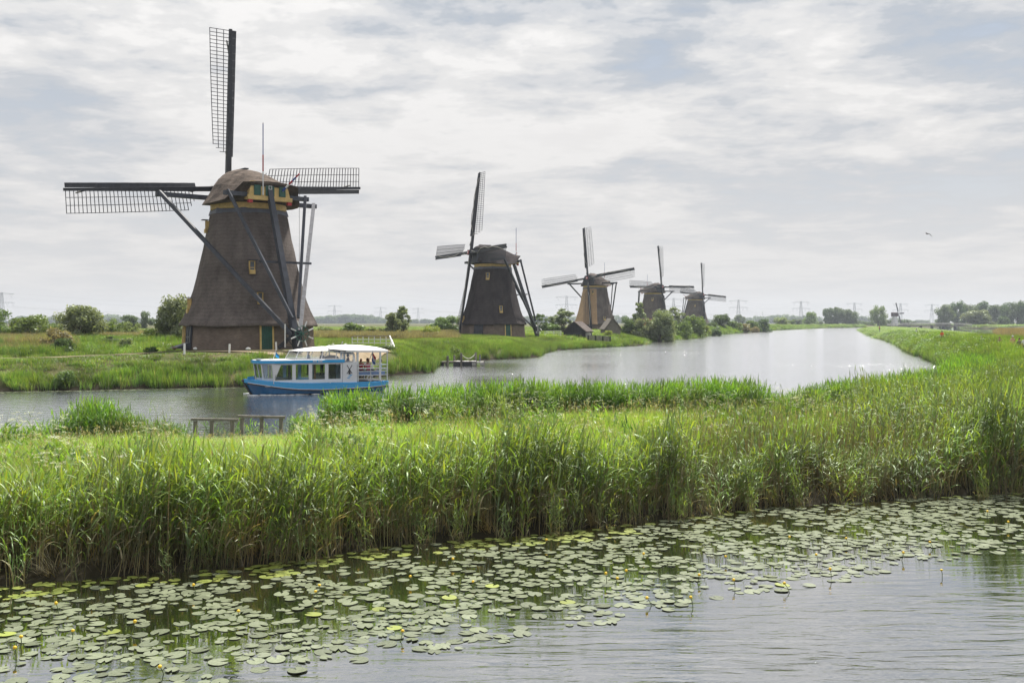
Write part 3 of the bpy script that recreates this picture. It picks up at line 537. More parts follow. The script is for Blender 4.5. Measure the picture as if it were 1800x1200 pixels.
# straw: dead reed leaning over at the foot of the belt
A = []
for i in range(3):
    Ac = Acc(); n_ = 46; base = np.stack([rng.normal(0, 0.10, n_), rng.normal(0, 0.08, n_), np.full(n_, 0.0)], -1); Ac.add(*blades(n_, base, rng.normal(3.6 if i else -0.4, 0.5, n_), rng.uniform(0.6, 1.35, n_), rng.uniform(0.5, 1.05, n_), np.full(n_, 0.013), rng.uniform(0.4, 1.8, n_), 4, colr(n_, PINK, TAN), colr(n_, TAN, DRY))); A.append(Ac.mesh('straw', M_reed))
sp_ = [(430, 985), (418, 990), (445, 980), (455, 978), (690, 950), (676, 952), (704, 948), (560, 968), (240, 1004), (90, 1016), (1045, 925), (1500, 878), (1560, 874), (1190, 908), (1365, 890), (860, 940)]
S_ = np.array([at(p, q) for p, q in sp_]); scatter('dry_straw', A, S_[:, 0], S_[:, 1] + 0.05, np.full(len(S_), -0.02), rng.uniform(0.75, 1.15, len(S_)), rng.uniform(-0.6, 0.6, len(S_)), 0.1)
# ------------------------------------------------------------------ windmills
def thatch_mat(name, c1, c2, moss=None):
    m = mat(name, c1, 0.95, color2=c2, vscale=0.9, bump=1.0, bscale=24, spec=0.1, stretch=(1, 1, 0.55)); t = m.node_tree; b = t.nodes['Principled BSDF']
    # fine horizontal courses of reed and small flecks
    c = t.nodes.new('ShaderNodeTexCoord'); w = t.nodes.new('ShaderNodeTexWave'); w.bands_direction = 'Z'; w.inputs['Scale'].default_value = 1.3; w.inputs['Distortion'].default_value = 2.0; w.inputs['Detail'].default_value = 3; w.inputs['Detail Scale'].default_value = 2.5
    n = t.nodes.new('ShaderNodeTexNoise'); n.inputs['Scale'].default_value = 22; n.inputs['Detail'].default_value = 3; t.links.new(c.outputs['Object'], w.inputs[0]); t.links.new(c.outputs['Object'], n.inputs['Vector'])
    a = t.nodes.new('ShaderNodeMath'); a.operation = 'MULTIPLY_ADD'; a.inputs[1].default_value = 0.22; t.links.new(w.outputs[0], a.inputs[0]); t.links.new(n.outputs[0], a.inputs[2])
    r = t.nodes.new('ShaderNodeMapRange'); r.inputs['From Min'].default_value = 0.3; r.inputs['From Max'].default_value = 0.9; r.inputs['To Min'].default_value = 0.62; r.inputs['To Max'].default_value = 1.35; t.links.new(a.outputs[0], r.inputs[0]); w.inputs['Scale'].default_value = 1.0; w.inputs['Distortion'].default_value = 5.0; a.inputs[1].default_value = 0.12
    hs = t.nodes.new('ShaderNodeHueSaturation'); old = b.inputs['Base Color'].links[0].from_socket; t.links.new(old, hs.inputs['Color']); t.links.new(r.outputs[0], hs.inputs['Value']); last = hs.outputs[0]
    if moss:
        n3 = t.nodes.new('ShaderNodeTexNoise'); n3.inputs['Scale'].default_value = 0.5; n3.inputs['Detail'].default_value = 4; t.links.new(c.outputs['Object'], n3.inputs['Vector'])
        r3 = t.nodes.new('ShaderNodeMapRange'); r3.inputs['From Min'].default_value = 0.48; r3.inputs['From Max'].default_value = 0.58; t.links.new(n3.outputs[0], r3.inputs[0])
        mx = t.nodes.new('ShaderNodeMix'); mx.data_type = 'RGBA'; mx.inputs['B'].default_value = (*moss, 1); t.links.new(r3.outputs[0], mx.inputs['Factor']); t.links.new(last, mx.inputs['A']); last = mx.outputs['Result']
    t.links.new(last, b.inputs['Base Color']); return m
def brick_mat(name, c1, c2, mortar, scale=1.0):
    m = bpy.data.materials.new(name); m.use_nodes = True; t = m.node_tree; b = t.nodes['Principled BSDF']; b.inputs['Roughness'].default_value = 0.9; b.inputs['Specular IOR Level'].default_value = 0.15
    uv = t.nodes.new('ShaderNodeUVMap'); br = t.nodes.new('ShaderNodeTexBrick'); t.links.new(uv.outputs[0], br.inputs['Vector'])
    br.inputs['Color1'].default_value = (*c1, 1); br.inputs['Color2'].default_value = (*c2, 1); br.inputs['Mortar'].default_value = (*mortar, 1); br.inputs['Scale'].default_value = scale
    br.inputs['Brick Width'].default_value = 0.22; br.inputs['Row Height'].default_value = 0.065; br.inputs['Mortar Size'].default_value = 0.008
    n = t.nodes.new('ShaderNodeTexNoise'); n.inputs['Scale'].default_value = 1.3; n.inputs['Detail'].default_value = 5; t.links.new(uv.outputs[0], n.inputs['Vector'])
    r = t.nodes.new('ShaderNodeMapRange'); r.inputs['To Min'].default_value = 0.55; r.inputs['To Max'].default_value = 1.4; t.links.new(n.outputs[0], r.inputs[0])
    hs = t.nodes.new('ShaderNodeHueSaturation'); t.links.new(br.outputs[0], hs.inputs['Color']); t.links.new(r.outputs[0], hs.inputs['Value']); t.links.new(hs.outputs[0], b.inputs['Base Color'])
    bp = t.nodes.new('ShaderNodeBump'); bp.inputs['Strength'].default_value = 0.5; bp.inputs['Distance'].default_value = 0.01; t.links.new(br.outputs['Fac'], bp.inputs['Height']); bp.invert = True; t.links.new(bp.outputs[0], b.inputs['Normal']); return m
M_thatch = thatch_mat('dark_thatch', (0.178, 0.152, 0.140), (0.102, 0.087, 0.081))
M_thatchcap = thatch_mat('weathered_cap_thatch', (0.215, 0.172, 0.142), (0.075, 0.062, 0.054))
M_thatchnew = thatch_mat('brown_thatch', (0.52, 0.35, 0.21), (0.42, 0.285, 0.175))  # newer brown thatch, its colour also lightened to suggest sun and haze
M_thatchblk = thatch_mat('black_thatch', (0.070, 0.060, 0.060), (0.042, 0.036, 0.038))
M_brick = brick_mat('brown_brick', (0.20, 0.145, 0.115), (0.14, 0.108, 0.09), (0.18, 0.16, 0.14))
M_black = mat('tarred_wood', (0.020, 0.022, 0.030), 0.55, var=0.35, vscale=3, bump=0.2, bscale=12)
M_greyblk = mat('grey_painted_beam', (0.035, 0.04, 0.055), 0.5, var=0.3, vscale=2.0)
M_greywood = mat('weathered_grey_beam', (0.15, 0.155, 0.175), 0.6, var=0.3, vscale=3)
M_yellow = mat('cream_yellow_paint', (0.62, 0.44, 0.17), 0.6, var=0.18, vscale=3)
M_green = mat('dark_green_paint', (0.012, 0.075, 0.052), 0.5, var=0.25, vscale=3)
M_white = mat('white_paint', (0.74, 0.74, 0.73), 0.5, var=0.08, vscale=3)
M_red = mat('red_paint', (0.36, 0.02, 0.025), 0.5, var=0.1)
M_blue = mat('flag_blue_paint', (0.02, 0.06, 0.26), 0.5, var=0.1)
M_lead = mat('grey_lead_flashing', (0.10, 0.11, 0.14), 0.55, var=0.2, vscale=2)
M_glass = mat('dark_window_glass', (0.10, 0.12, 0.15), 0.12, spec=0.9)
M_rope = mat('sailcloth', (0.33, 0.32, 0.30), 0.9, var=0.2)
M_chain = mat('chain', (0.06, 0.06, 0.065), 0.6)

PROF = [(1.95, 6.02), (2.1, 6.05), (2.5, 5.78), (3.5, 5.32), (5.0, 4.83), (7.0, 4.33), (9.0, 3.90), (11.0, 3.50), (11.65, 3.38)]
def prof_r(z): return float(np.interp(z, [p[0] for p in PROF], [p[1] for p in PROF]))
def oct_pt(r, k, ph, z): a = R(-90 + ph + 45 * k); return Vector((math.cos(a) * r, math.sin(a) * r, z))
def face_frame(ph, k, z, u=0.0, r=None):
    """matrix on face k of the tower: x along the wall, y outwards, z up the slope; u in metres along the face"""
    fn = lambda zz: (prof_r(zz) if r is None else r(zz))
    def p(zz): a = oct_pt(fn(zz), k, ph, zz); b = oct_pt(fn(zz), k + 1, ph, zz); m = (a + b) / 2; e = (b - a).normalized(); return m + e * u, e
    c, ex = p(z); c2, _ = p(z + 0.3); ez = (c2 - c).normalized(); ey = ez.cross(ex).normalized()
    if ey.dot(Vector((c.x, c.y, 0))) < 0: ey = -ey
    ex = ey.cross(ez).normalized(); M = Matrix((ex, ey, ez)).transposed().to_4x4(); M.translation = c; return M
base_r = lambda z: 5.72 - 0.07 * z

def cap_sections():
    S = []
    for y, w, h, zb in [(3.75, 1.6, 2.55, 12.9), (3.3, 2.35, 3.05, 12.72), (2.3, 3.0, 3.40, 12.55), (1.0, 3.5, 3.36, 12.46), (-0.4, 3.66, 3.12, 12.42), (-1.7, 3.55, 2.75, 12.45), (-2.8, 3.2, 2.35, 12.6), (-3.6, 2.65, 1.98, 13.4), (-4.25, 2.3, 1.70, 14.0)]:
        ring = []; top = 12.5 + h; n = 15
        for i in range(n):
            t = -1 + 2 * i / (n - 1); a = abs(t)
            x = w * math.copysign(min(1, a ** 0.9), t) * (1.0 + (0.10 if a > 0.98 else 0)); zz = zb + (top - zb) * (1 - a ** 1.9) ** 0.82
            ring.append(Vector((x, y, zz)))
        S.append(ring)
    return S

def build_sail(parent, mw, full=True):
    """one half of a sail pair: x = trailing side, z = outwards from the axle, y = windward"""
    st = MB(); st.beam((0, 0, 0.25), (0, 0.1, 7.0), 0.46, 0.42, 0.36, up=(0, 1, 0)); st.beam((0, 0.1, 7.0), (0, 0.25, 14.2), 0.36, 0.33, 0.24, up=(0, 1, 0))
    s = part('sail', st, [M_black], parent, mw=mw)
    tw = lambda r: R(24) * (1 - (r - 3) / 11.2) + R(1)
    def P(r, x, off=0.0):           # x to the trailing side, twisted to the rear
        t = tw(r); return Vector((x * math.cos(t) - off * math.sin(t), -x * math.sin(t) + off * math.cos(t) + 0.12 * r / 7, r))
    bd = MB(); n = 17; r0, r1 = 2.9, 14.1
    for i in range(n):
        a = r0 + (r1 - r0) * i / n + 0.005; b = r0 + (r1 - r0) * (i + 1) / n - 0.005
        w0 = -0.56; w1 = -0.16; ox = 0.015 * (i % 2)
        vs = [P(a, w0, 0.05 + ox), P(a, w1, 0.0), P(b, w1, 0.0), P(b, w0, 0.05 + ox)]; vs2 = [p + Vector((0, -0.04, 0)) for p in vs]
        bd.add(vs + vs2, [(0, 1, 2, 3), (7, 6, 5, 4), (0, 4, 5, 1), (1, 5, 6, 2), (2, 6, 7, 3), (3, 7, 4, 0)])
    part('wind_board', bd, [M_black], s)
    rs = np.linspace(3.3, 14.05, 34); bars = []
    W = lambda r: 2.0 if r > 3.9 else (1.15 if r < 3.5 else 1.6)
    if full:
        shared = {}
        for i, r in enumerate(rs):
            w = W(r); key = round(w, 2)
            if key not in shared:
                q = MB(); q.beam((0.05, 0, 0), (w, 0, 0), 0.055, 0.05); shared[key] = q.mesh('sail_bar', [M_black])
            M = Matrix.Translation(P(r, 0)) @ Matrix.Rotation(-tw(r), 4, 'Z'); obj('sail_bar', shared[key], s, mw=M)
        for f in (0.66, 1.32, 1.97):
            q = MB(); rr = [r for r in rs if W(r) >= f]
            for a, b in zip(rr[:-1], rr[1:]): q.beam(P(a, f), P(b, f), 0.05, 0.045)
            part('sail_lath', q, [M_black], s)
    else:
        q = MB(); k = 1.15
        for r in rs[::1]: q.beam(P(r, 0.05), P(r, W(r)), 0.05 * k, 0.045)
        for f in (0.66, 1.32, 1.97):
            rr = [r for r in rs if W(r) >= f]
            for a, b in zip(rr[::3][:-1], rr[::3][1:]): q.beam(P(a, f), P(b, f), 0.05 * k, 0.04)
        part('lattice', q, [M_black], s)
    q = MB(); q.tube([P(1.2, -0.1, 0.3), P(3.3, 0.35, 0.2), P(5.0, -0.25, 0.32), P(6.7, -0.42, 0.3), P(8.0, -0.2, 0.3), P(9.6, -0.35, 0.3), P(11.5, -0.1, 0.3), P(13.2, 0.3, 0.15)], 0.07, 5)
    part('furled_sailcloth', q, [M_rope], s)
    return s

def windmill(label, loc, ph, cap_deg, sail_deg, full=True, scale=1.087, thatch=None, windows=(), door=None, hatch=None, left_face=None):
    t = thing('windmill', label, 'windmill', loc, scale=scale, group='thatched windmills standing along the waterway'); TH = thatch or M_thatch
    # brick base
    mb = MB(); uvs = []
    for k in range(8):
        zs = [-0.6, 2.12]
        for a, b in zip(zs[:-1], zs[1:]): mb.add([oct_pt(base_r(a), k, ph, a), oct_pt(base_r(a), k + 1, ph, a), oct_pt(base_r(b), k + 1, ph, b), oct_pt(base_r(b), k, ph, b)], [(0, 1, 2, 3)])
    me = mb.mesh('base_wall', [M_brick]); uv = me.uv_layers.new(name='UVMap')
    for p in me.polygons:
        for li in p.loop_indices:
            v = me.vertices[me.loops[li].vertex_index].co; kk = [0, 1, 1, 0][li - p.loop_start]; uv.data[li].uv = (p.index * 4.4 + kk * 4.38, v.z)
    obj('base_wall', me, t)
    # thatched tower
    mb = MB(); zz = [p[0] for p in PROF]; zs = np.interp(np.linspace(0, 1, 15), np.linspace(0, 1, len(zz)), zz); nsub = 5; rings = []
    def ring(z, dr=0):
        out = []
        for k in range(8):
            for q in range(nsub):
                a = oct_pt(prof_r(z) + dr, k, ph, z); b = oct_pt(prof_r(z) + dr, k + 1, ph, z); p = a.lerp(b, q / nsub); h = Vector((p.x, p.y, 0)).normalized()
                bulge = 0.06 * math.sin(math.pi * q / nsub) * 1.4 - (0.05 if q == 0 else 0)
                p = p + h * (bulge + 0.025 * math.sin(7 * k + 3.1 * q + z * 2.3)); p.z += 0.05 * math.sin(k * 2.1 + q) if z < 2.2 else 0; out.append(p)
        return out
    rings = [[p * 1 for p in ring(2.02, -0.42)], ring(1.95, -0.02)] + [ring(z) for z in zs[1:]]
    mb.loft(rings, True, True); mats = [TH]
    if left_face:
        mats.append(left_face[0]); n = 8 * nsub
        for i, f in enumerate(mb.f):
            if len(f) == 4 and (f[0] % n) // nsub in left_face[1]: mb.m[i] = 1
    part('thatched_tower', mb, mats, t)
    mb = MB(); mb.loft([[oct_pt(3.45, k, ph, 11.6) for k in range(8)], [oct_pt(3.32, k, ph, 12.05) for k in range(8)]]); part('flashing', mb, [M_lead], t)
    mb = MB(); mb.loft([[Vector((math.cos(a) * r, math.sin(a) * r, z)) for a in np.linspace(0, 2 * math.pi, 33)[:-1]] for z, r in ((12.0, 3.2), (12.05, 3.26), (12.5, 3.26))]); part('yellow_ring', mb, [M_yellow], t)
    # windows
    for (k, z, u, w, h) in windows:
        M = face_frame(ph, k, z, u); tr_ = M.translation.copy(); e_ = M.to_3x3().col[0].copy(); e_.z = 0; e_.normalize(); up_ = Vector((0, 0, 1)); ey_ = up_.cross(e_); ey_ = ey_ if ey_.dot(tr_) > 0 else -ey_; ex_ = ey_.cross(up_); M = Matrix((ex_, ey_, up_)).transposed().to_4x4(); M.translation = tr_ + ey_ * 0.05; q = MB()
        fr = 0.06
        q.box((-w / 2, 0.10, 0), (fr, 0.28, h)); q.box((w / 2, 0.10, 0), (fr, 0.28, h)); q.box((0, 0.10, h / 2), (w + fr, 0.30, fr)); q.box((0, 0.14, -h / 2 + 0.14), (w + fr, 0.40, 0.34)); q.box((0, 0.1, -0.02), (w, 0.2, 0.05))
        f_ = part('window', q, [M_yellow], t, mw=M); g = MB(); g.box((0, 0.10, 0.05), (w - 0.06, 0.05, h - 0.1)); part('pane', g, [M_glass], f_)
        g = MB(); g.box((0, 0.3, h / 2 + 0.10), (w + 0.35, 0.5, 0.06)); part('hood', g, [M_black], f_)
    if door:
        for (k, u, kind) in door:
            M = face_frame(ph, k, 1.03, u, base_r); q = MB(); w, h = (0.92, 2.02)
            if kind == 'door':
                q.box((-w / 2 - 0.07, 0.05, 0), (0.14, 0.16, h + 0.02)); q.box((w / 2 + 0.07, 0.05, 0), (0.14, 0.16, h + 0.02))
                fr_ = part('door_frame', q, [M_yellow], t, mw=M)
                for i in range(5):
                    g = MB(); g.box((-w / 2 + w * (i + 0.5) / 5, 0.06, 0), (w / 5 - 0.02, 0.06, h - 0.05)); part('plank', g, [M_green], fr_)
            elif kind == 'window':
                q.box((-0.3, 0.05, 0.1), (0.12, 0.16, 1.7)); q.box((0.3, 0.05, 0.1), (0.12, 0.16, 1.7)); q.box((0, 0.05, 0.9), (0.72, 0.16, 0.12)); q.box((0, 0.08, -0.78), (0.78, 0.24, 0.12)); q.box((0, 0.05, 0.1), (0.5, 0.1, 0.05))
                f_ = part('window', q, [M_yellow], t, mw=M); g = MB(); g.box((0, 0.03, 0.08), (0.5, 0.04, 1.6)); part('pane', g, [M_glass], f_)
    if hatch:
        k, u = hatch; M = face_frame(ph, k, 1.03, u, base_r); q = MB()
        for i in (-1, 1): q.box((i * 0.36, 0.10, 0.05), (0.68, 0.08, 1.95))
        q.box((0, 0.16, 0.0), (1.5, 0.06, 0.12)); q.box((-0.76, 0.12, 0), (0.1, 0.14, 2.0)); q.box((0.76, 0.12, 0), (0.1, 0.14, 2.0)); q.box((0, 0.12, 0), (0.07, 0.14, 1.95)); part('scoop_door', q, [M_greyblk], t, mw=M)
        q = MB(); q.add([(-0.78, 0.16, -0.45), (0.78, 0.16, -0.45), (0.95, 1.5, -1.0), (-0.95, 1.5, -1.0), (-0.78, 0.16, -1.05), (0.78, 0.16, -1.05)], [(0, 1, 2, 3), (0, 3, 4), (1, 5, 2), (4, 3, 2, 5)]); part('water_wheel_cover', q, [M_greyblk], t, mw=M)
    # ---- cap and everything that turns with it
    C = Matrix.Rotation(R(cap_deg), 4, 'Z')
    S = cap_sections(); mb = MB(); mb.loft(S, True, True, closed=False); mb.add([r[0] for r in S] + [r[-1] for r in S], [(i, i + 1, i + 1 + len(S), i + len(S)) for i in range(len(S) - 1)])
    cap = part('cap', mb, [M_thatchcap if thatch is None else TH], t, mw=C)
    mb = MB(); mb.box((0, 1.5, 15.86), (0.4, 2.2, 0.10)); part('ridge_board', mb, [M_black], cap)
    mb = MB(); mb.loft([[Vector((x, y, z)) for x, z in ((-2.0, 12.65), (2.0, 12.65), (1.6, 14.2), (-1.6, 14.2))] for y in (-4.0, -3.3)])
    tb = part('tail_board', mb, [M_yellow], t, mw=C)
    mb = MB(); mb.box((0, -4.07, 12.78), (4.1, 0.2, 0.34)); part('tail_sill', mb, [M_yellow], tb)
    for x in (-1.15, 0.0, 1.15):
        mb = MB(); mb.box((x, -4.06, 13.5), (0.78 if x == 0 else 0.6, 0.08, 1.0)); sh = part('shutter', mb, [M_green], tb)
        if x == 0:
            mb = MB(); [mb.box((x + a, -4.12, 13.7 + b), (c, 0.05, d)) for a, b, c, d in ((-0.13, 0, 0.05, 0.3), (0.13, 0, 0.05, 0.3), (0, 0.14, 0.3, 0.05), (0, -0.14, 0.3, 0.05))]; part('peephole_frame', mb, [M_white], tb)
    for x in (-1.8, 1.8):
        mb = MB(); mb.box((x, -4.02, 12.45), (0.36, 0.3, 0.26)); part('red_block', mb, [M_red], t, mw=C)
    # front of the cap: the boarded storm screen round the axle
    mb = MB(); mb.loft([[Vector((x * s_, y, z)) for x, z in ((-1.7, 12.7), (1.7, 12.7), (1.75, 14.2), (1.2, 15.2), (-1.2, 15.2), (-1.75, 14.2))] for y, s_ in ((3.4, 1), (3.86, 0.92))]); part('front_boards', mb, [M_greyblk], t, mw=C)
    A = C @ Matrix.Translation((0, 0, 14.2)) @ Matrix.Rotation(R(-9), 4, 'X').inverted() @ Matrix.Identity(4)
    A = C @ Matrix.Translation((0, 4.35, 14.45)) @ Matrix.Rotation(R(8), 4, 'X')
    mb = MB(); mb.tube([(0, -3.0, 0), (0, 0.3, 0)], 0.32, 8); mb.box((0, 0.05, 0), (0.85, 0.75, 0.85)); ax = part('axle_head', mb, [M_black], t, mw=A)
    mb = MB(); mb.box((0, 0.45, 0), (0.62, 0.08, 0.62)); part('red_axle_plate', mb, [M_red], ax)
    mb = MB(); mb.box((0, 0.5, 0), (0.3, 0.06, 0.3)); part('white_star', mb, [M_white], ax)
    for k in range(4):
        # sail pointing at angle a clockwise seen from behind; trailing side 90 degrees anticlockwise of it
        a = R(sail_deg + 90 * k + (2.8 if (full and sail_deg == -5 and k % 2 == 0) else 0)); M = A @ Matrix.Rotation(a, 4, 'Y')
        M = M @ Matrix.Scale(-1, 4, (1, 0, 0))
        build_sail(t, M @ Matrix.Translation((0, 0.1 if k % 2 else -0.12, 0)), full)
    # beams through the cap, braces to the tail
    F = Vector((0, -8.7, 0.75))
    def bm(name, p0, p1, w, m, h=None, **k): q = MB(); q.beam(p0, p1, w, h or w, **k); return part(name, q, [m], t, mw=C)
    bm('long_beam', (-7.6, 1.7, 13.15), (7.6, 1.7, 13.15), 0.38, M_greyblk); bm('short_beam', (-3.9, -3.55, 13.05), (3.9, -3.55, 13.05), 0.36, M_greyblk)
    bm('tail_pole', (0, -3.9, 13.6), F + Vector((0, -0.2, -0.65)), 0.42, M_greyblk, 0.42, w2=0.5)
    bm('long_brace', (-7.35, 1.65, 13.35), F + Vector((-0.35, 0.1, 0.5)), 0.30, M_greyblk); bm('long_brace', (7.35, 1.65, 13.35), F + Vector((0.35, 0.1, 0.5)), 0.30, M_greywood)
    bm('short_brace', (-3.6, -3.6, 13.3), F + Vector((-0.28, 0.2, 1.9)), 0.24, M_greyblk); bm('short_brace', (3.6, -3.6, 13.3), F + Vector((0.28, 0.2, 1.9)), 0.24, M_greyblk)
    bm('tie_beam', (-1.9, -5.9, 7.3), (2.9, -5.9, 7.3), 0.18, M_greyblk)
    bm('tail_foot', F + Vector((0, -0.1, 0.9)), F + Vector((0, -0.3, -0.95)), 0.62, M_black, 0.55)
    q = MB(); q.beam(F + Vector((-1.3, 0.6, -0.55)), F + Vector((-0.2, 0, 0.55)), 0.12, 0.3)
    for i in range(4): q.box(F + Vector((-1.15 + 0.27 * i, 0.5 - 0.14 * i, -0.42 + 0.28 * i)), (0.35, 0.5, 0.05))
    q.beam(F + Vector((-1.3, 0.3, -0.5)), F + Vector((0.3, -0.1, -0.5)), 0.08); q.beam(F + Vector((-0.9, 0.3, 0.55)), F + Vector((-0.2, 0.1, -0.5)), 0.08); q.beam(F + Vector((-0.9, 0.3, 0.6)), F + Vector((0.1, 0.1, 0.6)), 0.09)
    part('steps', q, [M_black], t, mw=C)
    W0 = F + Vector((0.15, -0.72, 0.62)); wm = C @ Matrix.Translation(W0)
    q = MB(); q.tube([(0.62 * math.cos(a), 0, 0.62 * math.sin(a)) for a in np.linspace(0, 2 * math.pi, 21)[:-1]], 0.035, 5, closed=True); q.tube([(0, 0.4, 0), (0, -0.12, 0)], 0.13, 8)
    wh = part('capstan_wheel', q, [M_green], t, mw=wm)
    for k in range(8):
        a = R(22.5 + 45 * k); d = Vector((math.cos(a), 0, math.sin(a))); q = MB(); q.beam(d * 0.1, d * 0.6, 0.055); q.cur = 1; q.beam(d * 0.6, d * 1.08, 0.085); part('spoke', q, [M_green, M_white], wh)
    q = MB(); q.beam(F + Vector((-0.95, 0.1, 0.3)) + Vector((0, 0, -0.8)), F + Vector((-0.95, 0.1, 1.4)), 0.08); part('mooring_post', q, [M_white], t, mw=C)
    # flag poles in red, white and blue
    q = MB(); pz = [13.0, 14.6, 15.0, 15.4, 16.4, 19.0]
    for i, (a, b) in enumerate(zip(pz[:-1], pz[1:])): q.cur = [0, 0, 1, 1, 2][i]; q.beam((-0.75, -4.28, a), (-0.75, -4.28, b), 0.085 if i < 4 else 0.06)
    q.cur = 3; q.beam((-0.75, -4.28, 17.2), (-0.75, -4.28, 19.1), 0.05); part('flag_pole', q, [M_white, M_red, M_blue, M_greyblk], t, mw=C)
    q = MB(); p0 = Vector((1.1, -4.2, 13.5)); d = Vector((0.66, -1.5, 1.25)).normalized()
    for i in range(5): q.cur = [2, 0, 1, 2, 1][i]; q.beam(p0 + d * (0.45 * i), p0 + d * (0.45 * (i + 1)), 0.15 - 0.012 * i)
    part('painted_boom', q, [M_white, M_red, M_blue], t, mw=C)
    q = MB(); tip = p0 + d * 2.25; q.tube([tip, tip + Vector((0, 0, -3)), Vector((tip.x, tip.y, 3.0))], 0.018, 4); part('brake_rope', q, [M_chain], t, mw=C)
    return t

GZ1 = 2.6
mill1 = windmill('largest windmill, seen from behind with yellow tail board, beside the blue tour boat', (-25.2, 98, gz(-25.2, 98) + 0.05), 7, 40, -5,
    windows=[(-2, 10.55, -0.55, 0.3, 1.0), (-2, 3.7, -0.4, 0.35, 1.2), (0, 6.9, -0.85, 0.42, 1.05), (0, 4.3, -0.35, 0.42, 0.95)],
    door=[(0, 0.1, 'door'), (-2, -1.35, 'window')], hatch=(-2, 0.95))

mill2 = windmill('second windmill in the row, black thatch, one sail reaching far left behind the small jetty', (-3.7, 195.7, 2.4), 2, 118, 0, thatch=M_thatchblk,
    windows=[(-1, 10.3, 0.5, 0.55, 1.2), (0, 4.6, -0.5, 0.5, 1.2), (-2, 2.9, -0.6, 0.5, 1.1)], door=[(0, 0.6, 'door')], hatch=(-1, -0.5))
mill3 = windmill('third windmill in the row, half brown and half dark thatch, behind the black shed', (24.8, 306, 2.2), 2, 148, 8, full=False, left_face=(M_thatchnew, (6, 7)), thatch=M_thatch,
    windows=[(-1, 10.6, 0.4, 0.5, 1.0), (0, 3.6, 0.1, 0.5, 1.0)])
mill4 = windmill('fourth windmill in the row, rising behind the big grey-green willow', (52.7, 381, 2.2), -4, 212, 0, full=False, thatch=M_thatch, windows=[(-1, 10.3, 0.8, 0.5, 1.0)])
mill5 = windmill('fifth and smallest thatched windmill, farthest along the left bank', (87.7, 489, 2.2), -10, 216, -4, full=False, thatch=M_thatch, windows=[(-1, 9.8, 1.2, 0.5, 1.0), (0, 3.5, 1.6, 0.5, 1.0)])
# ------------------------------------------------------------------ trees and shrubs
M_bark = mat('bark', (0.10, 0.085, 0.065), 0.95, var=0.3, vscale=4)
M_lf = leaf_mat('tree_leaf', trans=0.45, val=0.12, gloss=0.05, tboost=(1.5, 1.5, 0.7), hue=0.02)
def crown_pts(n, lobes, g):
    c = np.array([l[:3] for l in lobes]); r = np.array([l[3] for l in lobes]); w = r ** 2; k = g.choice(len(lobes), n, p=w / w.sum()); d = g.normal(size=(n, 3)); d /= np.linalg.norm(d, axis=1)[:, None]
    rad = r[k] * g.random(n) ** 0.33 * g.uniform(0.85, 1.12, n); return c[k] + d * rad[:, None], d
def crown_mesh(name, n, lobes, leaf, cols, seed, elong=1.6, droop=0.0):
    g = np.random.default_rng(seed); P, d = crown_pts(n, lobes, g); lo = P[:, 2].min()
    nrm = d + g.normal(0, 0.7, (n, 3)); nrm /= np.linalg.norm(nrm, axis=1)[:, None]; t = g.normal(size=(n, 3)); t[:, 2] -= droop; u = t - nrm * (t * nrm).sum(1)[:, None]; u /= np.linalg.norm(u, axis=1)[:, None]; v = np.cross(nrm, u)
    s = leaf * g.uniform(0.6, 1.35, n)[:, None]; a = u * s * elong / 2; b = v * s / 2
    V = np.stack([P - a, P - b * 0.9, P + a, P + b * 0.9], 1).reshape(-1, 3); Q = np.arange(4 * n).reshape(n, 4)
    c = colr(n, cols[0], cols[1], g) * g.uniform(0.8, 1.2, (n, 1)); return np_mesh(name, V, Q, np.repeat(c, 4, 0), [M_lf])
def lobes_for(kind, g):
    L_ = []
    if kind == 'willow':
        for i in range(34):
            a = g.uniform(0, 6.28); z = g.uniform(0.05, 0.86); rr = 0.40 * math.sqrt(max(0.05, 1 - ((z - 0.32) / 0.62) ** 2)) * g.uniform(0.35, 1); L_.append((math.cos(a) * rr, math.sin(a) * rr, z, g.uniform(0.09, 0.17)))
    elif kind == 'round':
        for i in range(30):
            a = g.uniform(0, 6.28); z = g.uniform(0.08, 0.86); rr = 0.36 * math.sqrt(max(0.05, 1 - ((z - 0.5) / 0.48) ** 2)) * g.uniform(0.4, 1); L_.append((math.cos(a) * rr, math.sin(a) * rr, z, g.uniform(0.10, 0.17)))
    elif kind == 'poplar':
        for i in range(26):
            a = g.uniform(0, 6.28); z = g.uniform(0.14, 0.93); rr = 0.20 * math.sqrt(max(0.04, 1 - ((z - 0.5) / 0.5) ** 2)) * g.uniform(0.3, 1); L_.append((math.cos(a) * rr, math.sin(a) * rr, z, g.uniform(0.06, 0.11)))
    elif kind == 'thin':
        for i in range(46):
            a = g.uniform(0, 6.28); z = g.uniform(0.05, 0.95); rr = 0.26 * math.sqrt(max(0.04, 1 - ((z - 0.4) / 0.62) ** 2)) * g.uniform(0.15, 1); L_.append((math.cos(a) * rr, math.sin(a) * rr, z, g.uniform(0.04, 0.085) * (1.25 - 0.6 * z)))
    elif kind == 'bush':
        for i in range(24):
            a = g.uniform(0, 6.28); z = g.uniform(0.08, 0.82); rr = 0.55 * math.sqrt(max(0.05, 1 - (z / 0.98) ** 2)) * g.uniform(0.3, 1); L_.append((math.cos(a) * rr, math.sin(a) * rr, z, g.uniform(0.12, 0.20)))
    elif kind == 'mound':
        for i in range(30):
            a = g.uniform(0, 6.28); z = g.uniform(0.1, 0.75); rr = 0.5 * math.sqrt(max(0.05, 1 - (z / 0.95) ** 2)) * g.uniform(0.5, 1); L_.append((math.cos(a) * rr, math.sin(a) * rr, z, g.uniform(0.14, 0.2)))
    return L_
